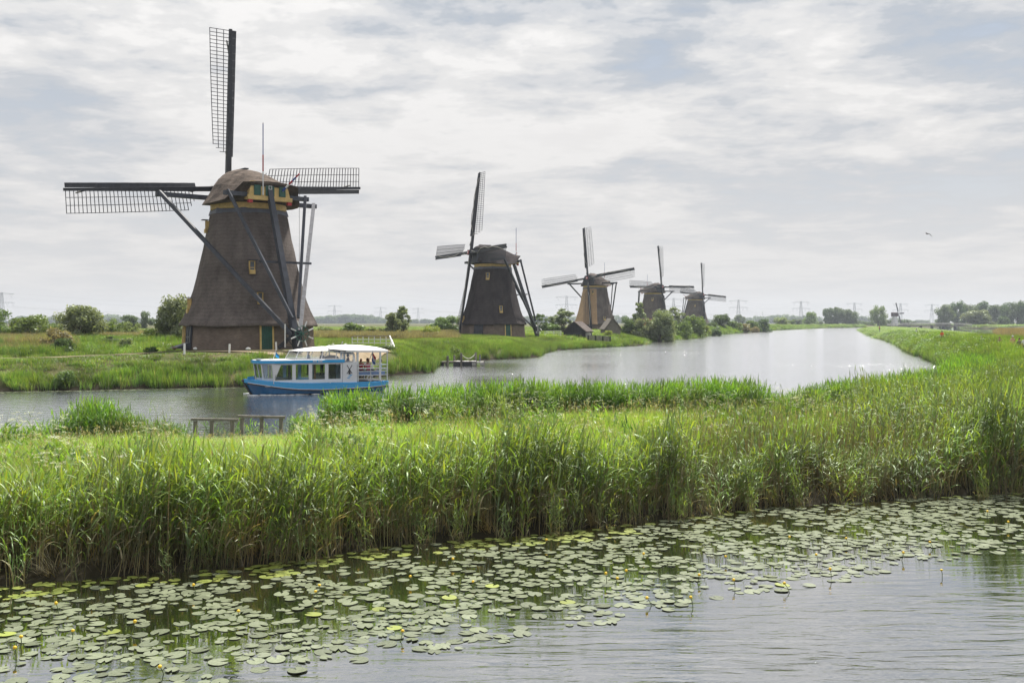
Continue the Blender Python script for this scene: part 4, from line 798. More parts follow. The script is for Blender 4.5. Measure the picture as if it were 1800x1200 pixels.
def trunk_mesh(name, kind, lobes, g):
    mb = MB(); multi = kind in ('willow', 'bush', 'thin', 'mound')
    if not multi: mb.tube([(0, 0, -0.03), (0.005, 0, 0.2), (0.0, 0.01, 0.5), (0.01, 0, 0.8)], 0.026, 6, r2=0.006)
    for l in lobes[:12]:
        p0 = Vector((g.normal(0, 0.03), g.normal(0, 0.03), -0.03)) if multi else Vector((0, 0, g.uniform(0.15, 0.5))); p1 = Vector(l[:3]); m = p0.lerp(p1, 0.5) + Vector((0, 0, 0.03 if multi else -0.02)) - Vector((p1.x * 0.15, p1.y * 0.15, 0)); mb.tube([p0, m, p1], 0.013, 4, r2=0.003)
    return mb.mesh(name, [M_bark])
TREE = {}
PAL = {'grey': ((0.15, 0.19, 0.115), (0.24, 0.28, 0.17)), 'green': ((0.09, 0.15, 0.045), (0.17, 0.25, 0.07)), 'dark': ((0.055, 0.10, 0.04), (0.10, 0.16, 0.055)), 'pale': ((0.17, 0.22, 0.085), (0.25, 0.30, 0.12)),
       'blue': ((0.08, 0.12, 0.07), (0.13, 0.18, 0.095)), 'tan': ((0.20, 0.175, 0.10), (0.29, 0.245, 0.15)), 'yellow': ((0.18, 0.24, 0.045), (0.26, 0.32, 0.07))}  # blue: distance haze put into the leaf colour of far trees
def tree_data(kind, pal, var, n):
    key = (kind, pal, var, n)
    if key not in TREE:
        g = np.random.default_rng(abs(hash((kind, var))) % 9999 if False else (sum(map(ord, kind)) * 7 + var * 131)); lb = lobes_for(kind, g)
        lb = [(l[0], l[1], l[2] * 0.95, l[3] * (1.12)) for l in lb]
        leaf = {'thin': 0.030, 'poplar': 0.034, 'willow': 0.044, 'round': 0.052, 'bush': 0.060, 'mound': 0.060}[kind] * (2600 / n) ** 0.4
        TREE[key] = (crown_mesh('crown', n, lb, leaf, PAL[pal], var * 17 + 3, 2.2 if pal == 'grey' else 1.5, 0.6 if kind == 'willow' else 0), trunk_mesh('trunk', kind, lb, g))
    return TREE[key]
def tree(name, label, pxx, ytop, ybase, wpx, D, kind, pal, var=0, n=2600, group=None, zb=None):
    x = (pxx - 900) / FPX * D; z0 = gz(x, D) if zb is None else zb; z0 = max(z0, 0.0); top = HCAM - (ytop - HOR) / FPX * D; h = max(top - z0, 0.6)
    natw = {'willow': 0.92, 'round': 0.86, 'poplar': 0.48, 'thin': 0.5, 'bush': 1.25, 'mound': 1.15}[kind]; w = wpx / FPX * D / natw
    n = int(n * 1.9); t = thing(name, label, 'bush' if name.endswith(('bush', 'shrub')) else 'tree', (x, D, z0 - 0.05), (0, 0, random.uniform(-3, 3)), (w, w, h), group)
    c, tr = tree_data(kind, pal, var, n); obj('crown', c, t); obj('trunk', tr, t); return t
T = tree
T('willow_tree', 'olive green willow cut off by the left edge of the photo', -8, 535, 592, 70, 150, 'willow', 'green', 0)
T('willow_bush', 'wide dark olive bush behind the brown grass, at the far left', 52, 549, 592, 88, 152, 'bush', 'green', 1)
T('green_bush', 'green bush in the gap just left of the large round willow', 92, 562, 592, 46, 160, 'bush', 'green', 2)
T('willow_tree', 'large round grey-green willow left of the biggest windmill', 138, 528, 592, 84, 140, 'willow', 'grey', 1, 4200)
T('dry_shrub', 'brownish dry shrub in front of the round grey-green willow', 100, 572, 604, 62, 114, 'bush', 'tan', 3, 1800)
T('green_bush', 'fresh green bush between the round willow and the sluice board', 200, 557, 590, 50, 170, 'bush', 'green', 4)
T('green_bush', 'yellowish green bush right of the fresh green bush, behind the sluice', 232, 563, 592, 44, 165, 'bush', 'pale', 5)
T('round_tree', 'small blue-green tree in the distance above the green bushes', 229, 551, 578, 32, 380, 'round', 'blue', 0)
T('round_tree', 'bluish distant round tree just left of the tall willow', 257, 545, 576, 26, 380, 'round', 'blue', 1)
T('willow_tree', 'tall ragged willow partly behind the left side of the biggest windmill', 306, 514, 594, 74, 128, 'willow', 'grey', 2, 4200)
T('green_bush', 'low green bush at the foot of the tall willow', 262, 575, 596, 46, 125, 'bush', 'green', 6, 1800)
T('grey_shrub', 'pale grey-green shrub between the sluice and the sand path', 222, 590, 614, 40, 104, 'bush', 'grey', 7, 1500)
T('round_shrub', 'small round dark green shrub at the edge of the mill lawn', 265, 606, 625, 26, 91, 'mound', 'dark', 0, 1500)
T('waterside_shrub', 'bushy light green shrub standing in the reeds at the lower left waterline', 116, 648, 686, 42, 75.5, 'bush', 'green', 8, 2000)
T('round_shrub', 'dark green shrub under the round willow, among yellow flowers', 112, 590, 622, 46, 98, 'bush', 'dark', 9, 1500)
T('green_bush', 'rounded green bush just right of the biggest windmill', 572, 572, 588, 46, 200, 'bush', 'pale', 10, 1400)
T('green_bush', 'wide green bush between the biggest windmill and the slender poplar', 624, 566, 590, 66, 190, 'bush', 'green', 11)
T('green_bush', 'pale green bush touching the left of the slender poplar', 660, 571, 590, 40, 185, 'bush', 'pale', 12, 1400)
T('poplar_tree', 'slender grey-green poplar between the two nearest windmills', 690, 545, 590, 30, 175, 'poplar', 'grey', 0, 2600)
T('poplar_tree', 'wispy taller poplar with thin branches right of the slender one', 706, 533, 590, 34, 178, 'thin', 'grey', 1, 1500)
T('yellow_green_bush', 'yellow-green round bush standing alone before the second windmill', 758, 567, 594, 38, 165, 'mound', 'yellow', 1)
T('spreading_tree', 'broad green tree mass behind the left side of the second windmill', 783, 553, 586, 62, 260, 'bush', 'green', 13)
T('spreading_tree', 'green tree close behind the second windmill', 826, 551, 586, 60, 265, 'bush', 'green', 14)
T('green_bush', 'low bush hanging over the jetty between the mooring posts', 800, 606, 632, 34, 128, 'bush', 'green', 15, 1500)
T('green_bush', 'dark green bush at the foot of the white footbridge', 680, 612, 640, 40, 104, 'bush', 'dark', 2, 1600)
T('spiky_tree', 'narrow pointed green tree just right of the second windmill', 948, 545, 584, 30, 240, 'thin', 'dark', 2, 2200)
T('birch_tree', 'airy pale tree left of the black shed', 987, 538, 584, 46, 250, 'thin', 'grey', 3, 3000)
T('green_bush', 'green bush under the airy pale tree', 968, 566, 588, 44, 245, 'bush', 'green', 16, 1400)
T('green_bush', 'small yellow-green bush before the stone cottage', 1070, 578, 592, 20, 226, 'mound', 'yellow', 3, 1000)
T('dark_bush', 'dark leafy bush right of the stone cottage', 1108, 554, 592, 52, 262, 'bush', 'dark', 4)
T('thin_tree', 'thin open tree rising left of the fourth windmill', 1121, 527, 580, 26, 300, 'thin', 'grey', 4, 1800)
T('willow_tree', 'big grey-green willow at the waterside before the fourth windmill', 1160, 540, 603, 62, 262, 'willow', 'grey', 3, 4200, zb=0.2)
T('willow_tree', 'lower grey-green willow left of the big waterside willow', 1130, 556, 601, 44, 258, 'willow', 'grey', 4, 2600, zb=0.2)
T('thin_tree', 'pair of airy treetops between the fourth and fifth windmills', 1188, 534, 580, 34, 330, 'thin', 'grey', 5, 1800)
T('green_tree', 'green tree in front of the fifth windmill', 1218, 549, 590, 52, 330, 'bush', 'green', 17)
T('green_bush', 'broad green bush between the waterside willow and the leaning hut', 1194, 560, 597, 50, 300, 'bush', 'green', 18)
T('green_bush', 'light green bush right of the leaning hut', 1238, 568, 588, 26, 345, 'bush', 'pale', 19, 1000)
T('round_bush', 'dark dome shaped bush at the waterline below the fifth windmill', 1257, 573, 590, 24, 372, 'mound', 'dark', 5, 1400)
T('round_tree', 'dark round tree right of the fifth windmill', 1267, 549, 580, 36, 450, 'round', 'dark', 2)
T('green_bush', 'low dark bush under the round tree', 1252, 566, 582, 34, 430, 'bush', 'dark', 6, 1000)
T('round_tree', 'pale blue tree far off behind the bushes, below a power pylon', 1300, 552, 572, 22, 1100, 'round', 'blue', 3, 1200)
T('green_bush', 'olive bush on the left bank, first after the round tree', 1290, 562, 584, 34, 470, 'bush', 'green', 20, 1400)
T('tan_bush', 'brownish bush on the left bank between two olive ones', 1306, 565, 584, 30, 480, 'bush', 'tan', 21, 1000)
T('green_bush', 'dark olive bush on the left bank before its last big shrub', 1322, 561, 583, 32, 510, 'bush', 'green', 22, 1200)
T('willow_bush', 'last big dark shrub at the water on the left bank', 1343, 557, 583, 34, 520, 'bush', 'dark', 7, 1600)
T('tan_bush', 'small brown bush leaning over the water near the last big shrub', 1326, 571, 584, 18, 500, 'mound', 'tan', 8, 800)
T('pale_bush', 'pale green loose bush beyond the last big shrub', 1372, 556, 572, 34, 800, 'bush', 'pale', 23, 1000)
T('pale_bush', 'small pale bush left of the leaning poplar group by the far bank', 1392, 560, 572, 22, 850, 'bush', 'green', 24, 700)
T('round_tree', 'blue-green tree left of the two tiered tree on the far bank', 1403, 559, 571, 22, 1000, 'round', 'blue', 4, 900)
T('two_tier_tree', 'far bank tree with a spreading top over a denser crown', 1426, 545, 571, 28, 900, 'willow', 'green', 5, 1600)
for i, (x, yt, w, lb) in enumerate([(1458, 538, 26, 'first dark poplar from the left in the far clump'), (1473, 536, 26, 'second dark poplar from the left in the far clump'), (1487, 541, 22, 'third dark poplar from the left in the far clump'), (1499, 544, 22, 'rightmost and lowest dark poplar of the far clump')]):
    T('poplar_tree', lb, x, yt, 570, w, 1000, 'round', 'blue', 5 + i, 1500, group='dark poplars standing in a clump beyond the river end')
T('lone_tree', 'lone feathery tree standing between the far clump and the small white mill', 1545, 533, 570, 32, 900, 'willow', 'green', 6, 2000)
for i, (x, yt, w, D) in enumerate([(1515, 562, 26, 1100), (1528, 563, 20, 1000), (1562, 560, 22, 1000), (1588, 559, 24, 1100), (1604, 562, 18, 1200), (1408, 564, 18, 1100), (1440, 563, 16, 1050)]):
    T('far_bush', ['low far bush right of the dark poplar clump', 'low far bush left of the lone feathery tree', 'low far bush left of the small white mill', 'low far bush right of the small white mill', 'low far bush above the left end of the bridge', 'low far bush left of the two tiered tree', 'low far bush between the two tiered tree and the poplars'][i], x, yt, 571, w, D, 'mound', 'blue', i, 500)
POP = [(1660, 532, 34, 930, 'leftmost tall poplar of the wood behind the bridge'), (1682, 527, 32, 950, 'tall poplar right of the leftmost one behind the bridge'), (1704, 530, 34, 960, 'poplar above the left side of the grey willow'), (1728, 527, 34, 970, 'poplar directly behind the grey willow'), (1752, 532, 30, 960, 'poplar in the dip of the wood, right of the grey willow'), (1772, 528, 30, 940, 'poplar third from the right edge of the wood'), (1788, 527, 28, 930, 'poplar second from the right edge of the wood'), (1806, 525, 34, 920, 'tallest poplar at the right edge of the photo')]
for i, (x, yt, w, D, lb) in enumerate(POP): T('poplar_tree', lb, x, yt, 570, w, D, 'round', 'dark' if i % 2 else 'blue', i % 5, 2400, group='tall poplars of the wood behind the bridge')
T('willow_tree', 'grey-green round willow standing in front of the poplar wood', 1719, 541, 571, 62, 850, 'bush', 'grey', 25, 3200)
T('round_bush', 'small dark green bush right of the grey willow by the poplar wood', 1764, 552, 571, 22, 860, 'mound', 'dark', 9, 900)
# the far wood along the horizon
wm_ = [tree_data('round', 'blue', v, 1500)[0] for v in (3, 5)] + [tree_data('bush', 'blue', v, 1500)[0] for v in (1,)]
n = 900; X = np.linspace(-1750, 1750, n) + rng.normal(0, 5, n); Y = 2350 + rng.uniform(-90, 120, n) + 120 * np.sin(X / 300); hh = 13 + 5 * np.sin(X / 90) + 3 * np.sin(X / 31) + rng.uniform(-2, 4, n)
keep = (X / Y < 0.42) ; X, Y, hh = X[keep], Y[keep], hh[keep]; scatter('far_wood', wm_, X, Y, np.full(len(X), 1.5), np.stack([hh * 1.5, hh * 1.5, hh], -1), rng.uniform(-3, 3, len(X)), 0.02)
# ------------------------------------------------------------------ people
def skinned(joints, edges, root=0):
    """joints: name -> (point, radius); one continuous skinned body, returned as a plain mesh"""
    names = list(joints); me = bpy.data.meshes.new('skeleton'); me.from_pydata([joints[k][0] for k in names], [(names.index(a), names.index(b)) for a, b in edges], [])
    o = bpy.data.objects.new('skeleton', me); COL.objects.link(o); md = o.modifiers.new('s', 'SKIN'); md.use_smooth_shade = True
    if not me.skin_vertices: bpy.context.view_layer.objects.active = o
    sv = me.skin_vertices[0].data if len(me.skin_vertices) else None
    if sv is None:
        me.attributes.new('dummy', 'FLOAT', 'POINT')
    for i, k in enumerate(names):
        r = joints[k][1]; sv[i].radius = r if isinstance(r, tuple) else (r, r)
    sv[root].use_root = True; ss = o.modifiers.new('u', 'SUBSURF'); ss.levels = 1; ss.render_levels = 1
    bpy.context.view_layer.update(); dg = bpy.context.evaluated_depsgraph_get(); out_ = bpy.data.meshes.new_from_object(o.evaluated_get(dg)); bpy.data.objects.remove(o); return out_
M_skin = mat('skin', (0.46, 0.27, 0.19), 0.6, var=0.05); M_shoe = mat('dark_shoe', (0.03, 0.03, 0.03), 0.6)
CLOTH = {}
def cloth(c):
    if c not in CLOTH: CLOTH[c] = mat('cloth', c, 0.9, var=0.15, vscale=8)
    return CLOTH[c]
def tube_body(pose):
    """joint positions for a 1.75 m person facing +Y; sitting or standing"""
    J = {}; 
    if pose == 'sit': hz = 0.52; J['pelvis'] = ((0, 0, hz), (0.155, 0.12)); kn = [(s * 0.11, 0.43, 0.52) for s in (-1, 1)]; ft = [(s * 0.12, 0.42, 0.08) for s in (-1, 1)]; toe = [(s * 0.13, 0.58, 0.04) for s in (-1, 1)]
    else: hz = 0.93; J['pelvis'] = ((0, 0, hz), (0.15, 0.11)); kn = [(s * 0.10, 0.03, 0.5) for s in (-1, 1)]; ft = [(s * 0.11, 0.0, 0.09) for s in (-1, 1)]; toe = [(s * 0.13, 0.17, 0.035) for s in (-1, 1)]
    J['waist'] = ((0, 0.0, hz + 0.2), (0.13, 0.10)); J['chest'] = ((0, 0.01, hz + 0.42), (0.16, 0.11)); J['neck'] = ((0, 0.01, hz + 0.56), 0.055); J['head'] = ((0, 0.03, hz + 0.66), (0.078, 0.09)); J['crown'] = ((0, 0.02, hz + 0.77), (0.07, 0.08))
    E = [('pelvis', 'waist'), ('waist', 'chest'), ('chest', 'neck'), ('neck', 'head'), ('head', 'crown')]
    for i, s in enumerate((-1, 1)):
        n = 'lr'[i]; J['sh' + n] = ((s * 0.19, 0, hz + 0.47), 0.062); J['el' + n] = ((s * 0.25, 0.06 if pose == 'sit' else 0.0, hz + 0.2), 0.045)
        J['wr' + n] = ((s * 0.17, 0.28, hz + 0.12) if pose == 'sit' else (s * 0.25, 0.10, hz - 0.02), 0.03); J['ha' + n] = ((s * 0.14, 0.36, hz + 0.08) if pose == 'sit' else (s * 0.24, 0.14, hz - 0.12), 0.035)
        J['hp' + n] = ((s * 0.09, 0.05 if pose == 'sit' else 0, hz - 0.03), 0.09); J['kn' + n] = (kn[i], 0.06); J['an' + n] = (ft[i], 0.042); J['to' + n] = (toe[i], 0.035)
        E += [('chest', 'sh' + n), ('sh' + n, 'el' + n), ('el' + n, 'wr' + n), ('wr' + n, 'ha' + n), ('pelvis', 'hp' + n), ('hp' + n, 'kn' + n), ('kn' + n, 'an' + n), ('an' + n, 'to' + n)]
    return J, E, hz
BODY = {}
def person(label, loc, rotz, pose, shirt, trousers, hair, group=None, hat=None, scale=1.0):
    if pose not in BODY:
        J, E, hz = tube_body(pose); me = skinned(J, E); names = list(J); segs = []
        reg = {'neck': 0, 'head': 0, 'crown': 0, 'wr': 0, 'ha': 0, 'waist': 1, 'chest': 1, 'sh': 1, 'el': 1, 'pelvis': 2, 'hp': 2, 'kn': 2, 'an': 2, 'to': 3}
        for a, b in E: key = b if b in reg else b[:2]; segs.append((Vector(J[a][0]), Vector(J[b][0]), reg[key]))
        mi = []
        for p in me.polygons:
            c = p.center; best = min(segs, key=lambda s_: (c - (s_[0] + (s_[1] - s_[0]) * max(0, min(1, (c - s_[0]).dot(s_[1] - s_[0]) / (s_[1] - s_[0]).length_squared)))).length); mi.append(best[2])
        BODY[pose] = (me, mi, hz)
    me0, mi, hz = BODY[pose]; me = me0.copy(); me.name = 'person'
    me.materials.clear()
    for m in (M_skin, cloth(shirt), cloth(trousers), M_shoe): me.materials.append(m)
    me.polygons.foreach_set('material_index', mi)
    t = thing('person', label, 'person', loc, (0, 0, rotz), scale, group, data=me)
    q = MB(); q.ball((0, 0.0, hz + 0.755), (0.088, 0.105, 0.10), 10, 7); q.ball((0, -0.045, hz + 0.68), (0.082, 0.06, 0.09), 8, 6); part('hair', q, [cloth(hair)], t, smooth=True)
    q = MB(); q.ball((0, 0.125, hz + 0.68), (0.014, 0.022, 0.022), 6, 4); part('nose', q, [M_skin], t, smooth=True)
    q = MB(); [q.ball((s * 0.03, 0.112, hz + 0.71), 0.009, 5, 4) for s in (-1, 1)]; part('eyes', q, [M_shoe], t)
    if hat:
        q = MB(); q.ball((0, 0.01, hz + 0.79), (0.105, 0.125, 0.085), 10, 7); part('hat', q, [cloth(hat)], t, smooth=True)
    return t
# ------------------------------------------------------------------ the tour boat: x towards the bow, y to the side that faces the camera, z up from the waterline
M_bblue = mat('bright_blue_hull_paint', (0.03, 0.37, 0.76), 0.25, var=0.05, coat=0.4)
M_dblue = mat('darker_blue_hull_paint', (0.008, 0.115, 0.29), 0.3, var=0.1)
M_bwhite = mat('boat_white', (0.72, 0.73, 0.75), 0.35, var=0.03)
M_canvas = mat('white_canvas', (0.80, 0.80, 0.79), 0.85, var=0.04, bump=0.3, bscale=2)
M_rubber = mat('black_rubber', (0.015, 0.015, 0.02), 0.5); M_steel = mat('pale_steel_rail', (0.62, 0.64, 0.66), 0.3, metal=0.3)
M_wood = mat('brown_varnished_wood', (0.22, 0.10, 0.04), 0.4, var=0.2); M_seat = mat('blue_seat', (0.20, 0.30, 0.52), 0.7, var=0.1); M_cabin = mat('cabin_interior', (0.28, 0.29, 0.30), 0.8, var=0.1)
M_bglass = glass_mat('boat_window_glass', (0.80, 0.85, 0.82), 0.16); M_vinyl = glass_mat('clear_vinyl', (0.86, 0.88, 0.88), 0.14)
BX, BY, BR = -9.62, 75.09, R(180 + 28)
boat = thing('tour_boat', 'blue and white tour boat with canvas roof cruising past the biggest windmill', 'boat', (BX, BY, 0), (0, 0, BR))
def bp(name, q, m, parent=None, **k): return part(name, q, m, parent or boat, **k)
XS = [0, 0.5, 1.5, 3, 5, 6.5, 7.5, 8.3, 9.0, 9.5, 9.85, 10.0]; HB = [1.50, 1.62, 1.70, 1.72, 1.72, 1.68, 1.55, 1.30, 0.95, 0.58, 0.22, 0.04]
SH = [0.78, 0.77, 0.75, 0.74, 0.76, 0.80, 0.86, 0.93, 1.0, 1.05, 1.08, 1.09]; RB = [0.48, 0.44, 0.38, 0.33, 0.30, 0.36, 0.46, 0.58, 0.70, 0.78, 0.84, 0.86]
def hb(x): return float(np.interp(x, XS, HB))
def sh(x): return float(np.interp(x, XS, SH))
def strip(x0, x1, fz0, fz1, f0, f1, n=26):
    q = MB()
    for s in (1, -1):
        ra = [Vector((x, s * f0(x), fz0(x))) for x in np.linspace(x0, x1, n)]; rb_ = [Vector((x, s * f1(x), fz1(x))) for x in np.linspace(x0, x1, n)]; q.loft([ra, rb_] if s > 0 else [rb_, ra], False, False, closed=False)
    return q
rb = lambda x: float(np.interp(x, XS, RB)); rake = lambda x, z: x - (0.75 * max(0.0, (x - 8.6) / 1.4)) * (1 - min(1, (z + 0.3) / 1.35)) + (0.6 * max(0, (1.5 - x) / 1.5) * (1 - min(1, (z + 0.3) / 0.9)))
q = MB()
for s in (1, -1):
    g = []
    for fz, k in ((lambda x: -0.30, 0.80), (lambda x: -0.02, 0.90), (lambda x: rb(x) - 0.03, 0.985)): g.append([Vector((rake(x, fz(x)), s * hb(x) * (k if x < 8 else k - 0.25 * (x - 8) / 2 * (1 if k < 0.95 else 0)), fz(x))) for x in XS])
    q.loft(g if s > 0 else g[::-1], False, False, closed=False)
q.add([(rake(0, -0.3), -1.2, -0.3), (rake(0, -0.3), 1.2, -0.3), (0.02, 1.48, 0.45), (0.02, -1.48, 0.45)], [(0, 1, 2, 3)])
hull = bp('hull', q, [M_dblue], smooth=False)
bp('bottom_paint', strip(0.35, 9.2, lambda x: -0.3, lambda x: 0.07, lambda x: hb(x) * 0.83, lambda x: hb(x) * 0.935 + 0.004), [M_rubber], hull)
bp('upper_strake', strip(0, 9.995, lambda x: rb(x), lambda x: sh(x), lambda x: hb(x) + 0.02, lambda x: hb(x) + 0.05), [M_bblue], hull)
bp('rub_rail', strip(0, 9.8, lambda x: rb(x) - 0.09, lambda x: rb(x), lambda x: hb(x) + 0.045, lambda x: hb(x) + 0.055), [M_rubber], hull)
bp('pale_moulding', strip(0, 9.8, lambda x: rb(x) - 0.0, lambda x: rb(x) + 0.035, lambda x: hb(x) + 0.058, lambda x: hb(x) + 0.058), [M_bwhite], hull)
bp('gunwale', strip(0, 9.995, lambda x: sh(x) - 0.03, lambda x: sh(x) + 0.02, lambda x: hb(x) + 0.07, lambda x: hb(x) + 0.02), [M_bblue], hull)
q = MB(); q.loft([[Vector((x, hb(x), sh(x) - 0.01)) for x in XS], [Vector((x, -hb(x), sh(x) - 0.01)) for x in XS]], False, False, closed=False); q.add([(0, -1.5, 0.3), (0, 1.5, 0.3), (0, 1.52, 0.79), (0, -1.52, 0.79)], [(0, 1, 2, 3)]); bp('deck', q, [M_bblue], hull)
q = MB(); q.tube([(9.25, 0.02, -0.25), (9.65, 0.02, 0.25), (9.95, 0.02, 0.75), (10.02, 0, 1.02)], 0.075, 8); q.ball((10.05, 0, 0.98), (0.12, 0.12, 0.1), 8, 6); bp('bow_stem', q, [M_rubber], hull)
q = MB(); q.box((9.55, 0.25, 1.17), (0.05, 1.0, 0.2), Matrix.Rotation(R(-40), 3, 'Z')); nb = bp('name_board', q, [M_bblue])
q = MB(); rm = Matrix.Rotation(R(-40), 3, 'Z')
for i in range(11):
    if i == 5: continue
    q.box(Vector((9.55, 0.25, 1.17)) + rm @ Vector((0.035, -0.40 + 0.078 * i, 0)), (0.02, 0.045, 0.085 if i % 3 else 0.10), rm)
bp('lettering', q, [M_bwhite], nb)
# cabin: a white shell with framed windows. a frame is built as posts and rails round every pane
ZC0, ZC1 = 0.78, 2.16
def wall_panel(p0, p1, zb, zt, openings, name, rake_b=0.0, parent=None):
    """wall from p0 to p1 (plan points), openings = [(s0, s1, z0, z1, slant)] along it"""
    p0, p1 = Vector(p0), Vector(p1); d = p1 - p0; Ln = d.length; d.normalize(); n = Vector((d.y, -d.x)); M0 = lambda s_, z, o=0.0: Vector((p0.x + d.x * s_ + n.x * o, p0.y + d.y * s_ + n.y * o, z)) + Vector((n.x, n.y, 0)) * (rake_b * (1 - (z - zb) / (zt - zb)))
    q = MB(); t = 0.05
    def slab(a): vs = [M0(s_, z, -t / 2) for s_, z in a] + [M0(s_, z, t / 2) for s_, z in a]; q.add(vs, [(3, 2, 1, 0), (4, 5, 6, 7), (0, 1, 5, 4), (1, 2, 6, 5), (2, 3, 7, 6), (3, 0, 4, 7)])
    z0 = openings[0][2]; z1 = openings[0][3]; slab([(0, zb), (Ln, zb), (Ln, z0), (0, z0)]); slab([(0, z1), (Ln, z1), (Ln, zt), (0, zt)]); xb = xt = 0.0
    for (a, b, _, _, sl) in openings:
        a0, a1 = (a + (0 if sl <= 0 else 0)), a - min(sl, 0) * 0; slab([(xb, z0), (a, z0), (a, z1), (xt, z1)]); xb = b; xt = b - sl
    slab([(xb, z0), (Ln, z0), (Ln, z1), (xt, z1)]); w = bp(name, q, [M_bwhite], parent)
    for (a, b, _, _, sl) in openings:
        g = MB(); g.add([M0(a, z0), M0(b, z0), M0(b - sl, z1), M0(a, z1)], [(0, 1, 2, 3)]); pn = bp('window_pane', g, [M_bglass], w)
        g = MB(); pts = [M0(a, z0, 0.03), M0(b, z0, 0.03), M0(b - sl, z1, 0.03), M0(a, z1, 0.03)]; g.tube(pts, 0.018, 4, closed=True); bp('rubber_seal', g, [M_greyblk], w)
    return w
OPN = [(0.12, 1.0, 1.02, 2.06, 0), (1.25, 2.15, 1.02, 2.06, 0), (2.4, 3.3, 1.02, 2.06, 0), (3.55, 4.75, 1.02, 2.06, 0.42)]
wall_panel((3.45, 1.5), (8.3, 1.32), ZC0, ZC1, OPN, 'cabin_side'); wall_panel((8.3, -1.32), (3.45, -1.5), ZC0, ZC1, [(0.3, 1.4, 1.02, 2.06, 0), (1.65, 2.5, 1.02, 2.06, 0), (2.75, 3.6, 1.02, 2.06, 0), (3.8, 4.7, 1.02, 2.06, 0)], 'cabin_side')
wall_panel((8.3, 1.32), (9.0, 0.78), ZC0 + 0.1, ZC1, [(0.1, 0.8, 1.15, 2.08, 0)], 'windscreen', 0.25); wall_panel((9.0, 0.78), (9.15, -0.78), ZC0 + 0.1, ZC1, [(0.08, 0.74, 1.15, 2.08, 0), (0.84, 1.48, 1.15, 2.08, 0)], 'windscreen', 0.25); wall_panel((9.15, -0.78), (8.3, -1.32), ZC0 + 0.1, ZC1, [(0.1, 0.85, 1.15, 2.08, 0)], 'windscreen', 0.25)
q = MB(); pl = [(3.3, 1.6), (8.2, 1.45), (9.15, 0.9), (9.42, 0.0), (9.3, -0.9), (8.2, -1.45), (3.3, -1.6)]; q.loft([[Vector((x, y, z)) for x, y in pl] for z in (2.17, 2.19, 2.37)]); rf = bp('cabin_roof', q, [M_bblue])
q = MB(); q.loft([[Vector((x * k + 6 * (1 - k), y * k, z)) for x, y in pl] for z, k in ((2.372, 0.97), (2.395, 0.95))]); bp('roof_top', q, [M_bwhite], rf)
q = MB(); q.box((9.1, 0.5, 2.45), (0.3, 0.5, 0.08)); q.box((8.3, 0.6, 2.46), (0.2, 0.2, 0.08)); bp('roof_vent', q, [M_steel], rf)
q = MB()
for i in range(9):
    if i == 4: continue
    q.box((4.95 + 0.075 * i, 1.585 - 0.0306 * (4.95 + 0.075 * i - 3.3) + 0.02, 2.28), (0.05, 0.02, 0.10))
bp('lettering', q, [M_bwhite], rf)
# white stern panel with the small windmill emblem
q = MB(); q.box((2.9, 1.52, 1.46), (1.06, 0.06, 1.42)); q.box((2.9, -1.52, 1.46), (1.06, 0.06, 1.42)); q.box((2.4, 0, 1.5), (0.05, 3.0, 1.4)); sp = bp('stern_panel', q, [M_bwhite])
q = MB(); e = 1.556; c = (2.93, 1.66)
for a in (R(58), R(122)):
    d = Vector((math.cos(a), 0, math.sin(a))); q.beam(Vector((c[0], e, c[1])) - d * 0.36, Vector((c[0], e, c[1])) + d * 0.36, 0.05, 0.006, up=(0, 1, 0))
q.add([(c[0] - 0.05, e + 0.006, 1.70), (c[0] + 0.05, e + 0.006, 1.70), (c[0] + 0.09, e + 0.006, 1.32), (c[0] - 0.09, e + 0.006, 1.32)], [(0, 1, 2, 3)]); bp('windmill_emblem', q, [M_rubber], sp)
q = MB(); [q.box((c[0] + dx, e + 0.004, z), (0.2, 0.006, 0.045)) for dx, z in ((-0.10, 1.27), (-0.02, 1.17), (0.08, 1.07))]; bp('blue_wave_stripes', q, [M_bblue], sp)
q = MB(); [q.box((c[0] - 0.25 + 0.075 * i, e + 0.003, 0.93), (0.035, 0.004, 0.05)) for i in (0, 1, 3, 4, 5, 6)]; bp('lettering', q, [M_steel], sp)
# inside of the cabin
q = MB(); q.box((6, 0, 0.6), (5.6, 2.6, 0.06)); q.box((6.6, -0.3, 0.95), (0.5, 1.4, 0.35)); q.box((7.4, -0.3, 0.95), (0.5, 1.4, 0.35)); q.box((4.4, -0.6, 0.9), (1.2, 0.8, 0.9)); bp('cabin_seats', q, [M_cabin])
q = MB(); q.box((3.75, -0.2, 1.45), (0.06, 2.2, 1.35)); q.box((6.95, 0.5, 1.5), (0.16, 0.18, 1.3)); q.box((8.3, 0.45, 1.5), (0.1, 0.1, 1.3)); bp('cabin_partition', q, [M_greyblk])
q = MB(); q.box((5.25, 0.9, 1.4), (0.12, 0.12, 1.5)); bp('wooden_post', q, [M_wood])
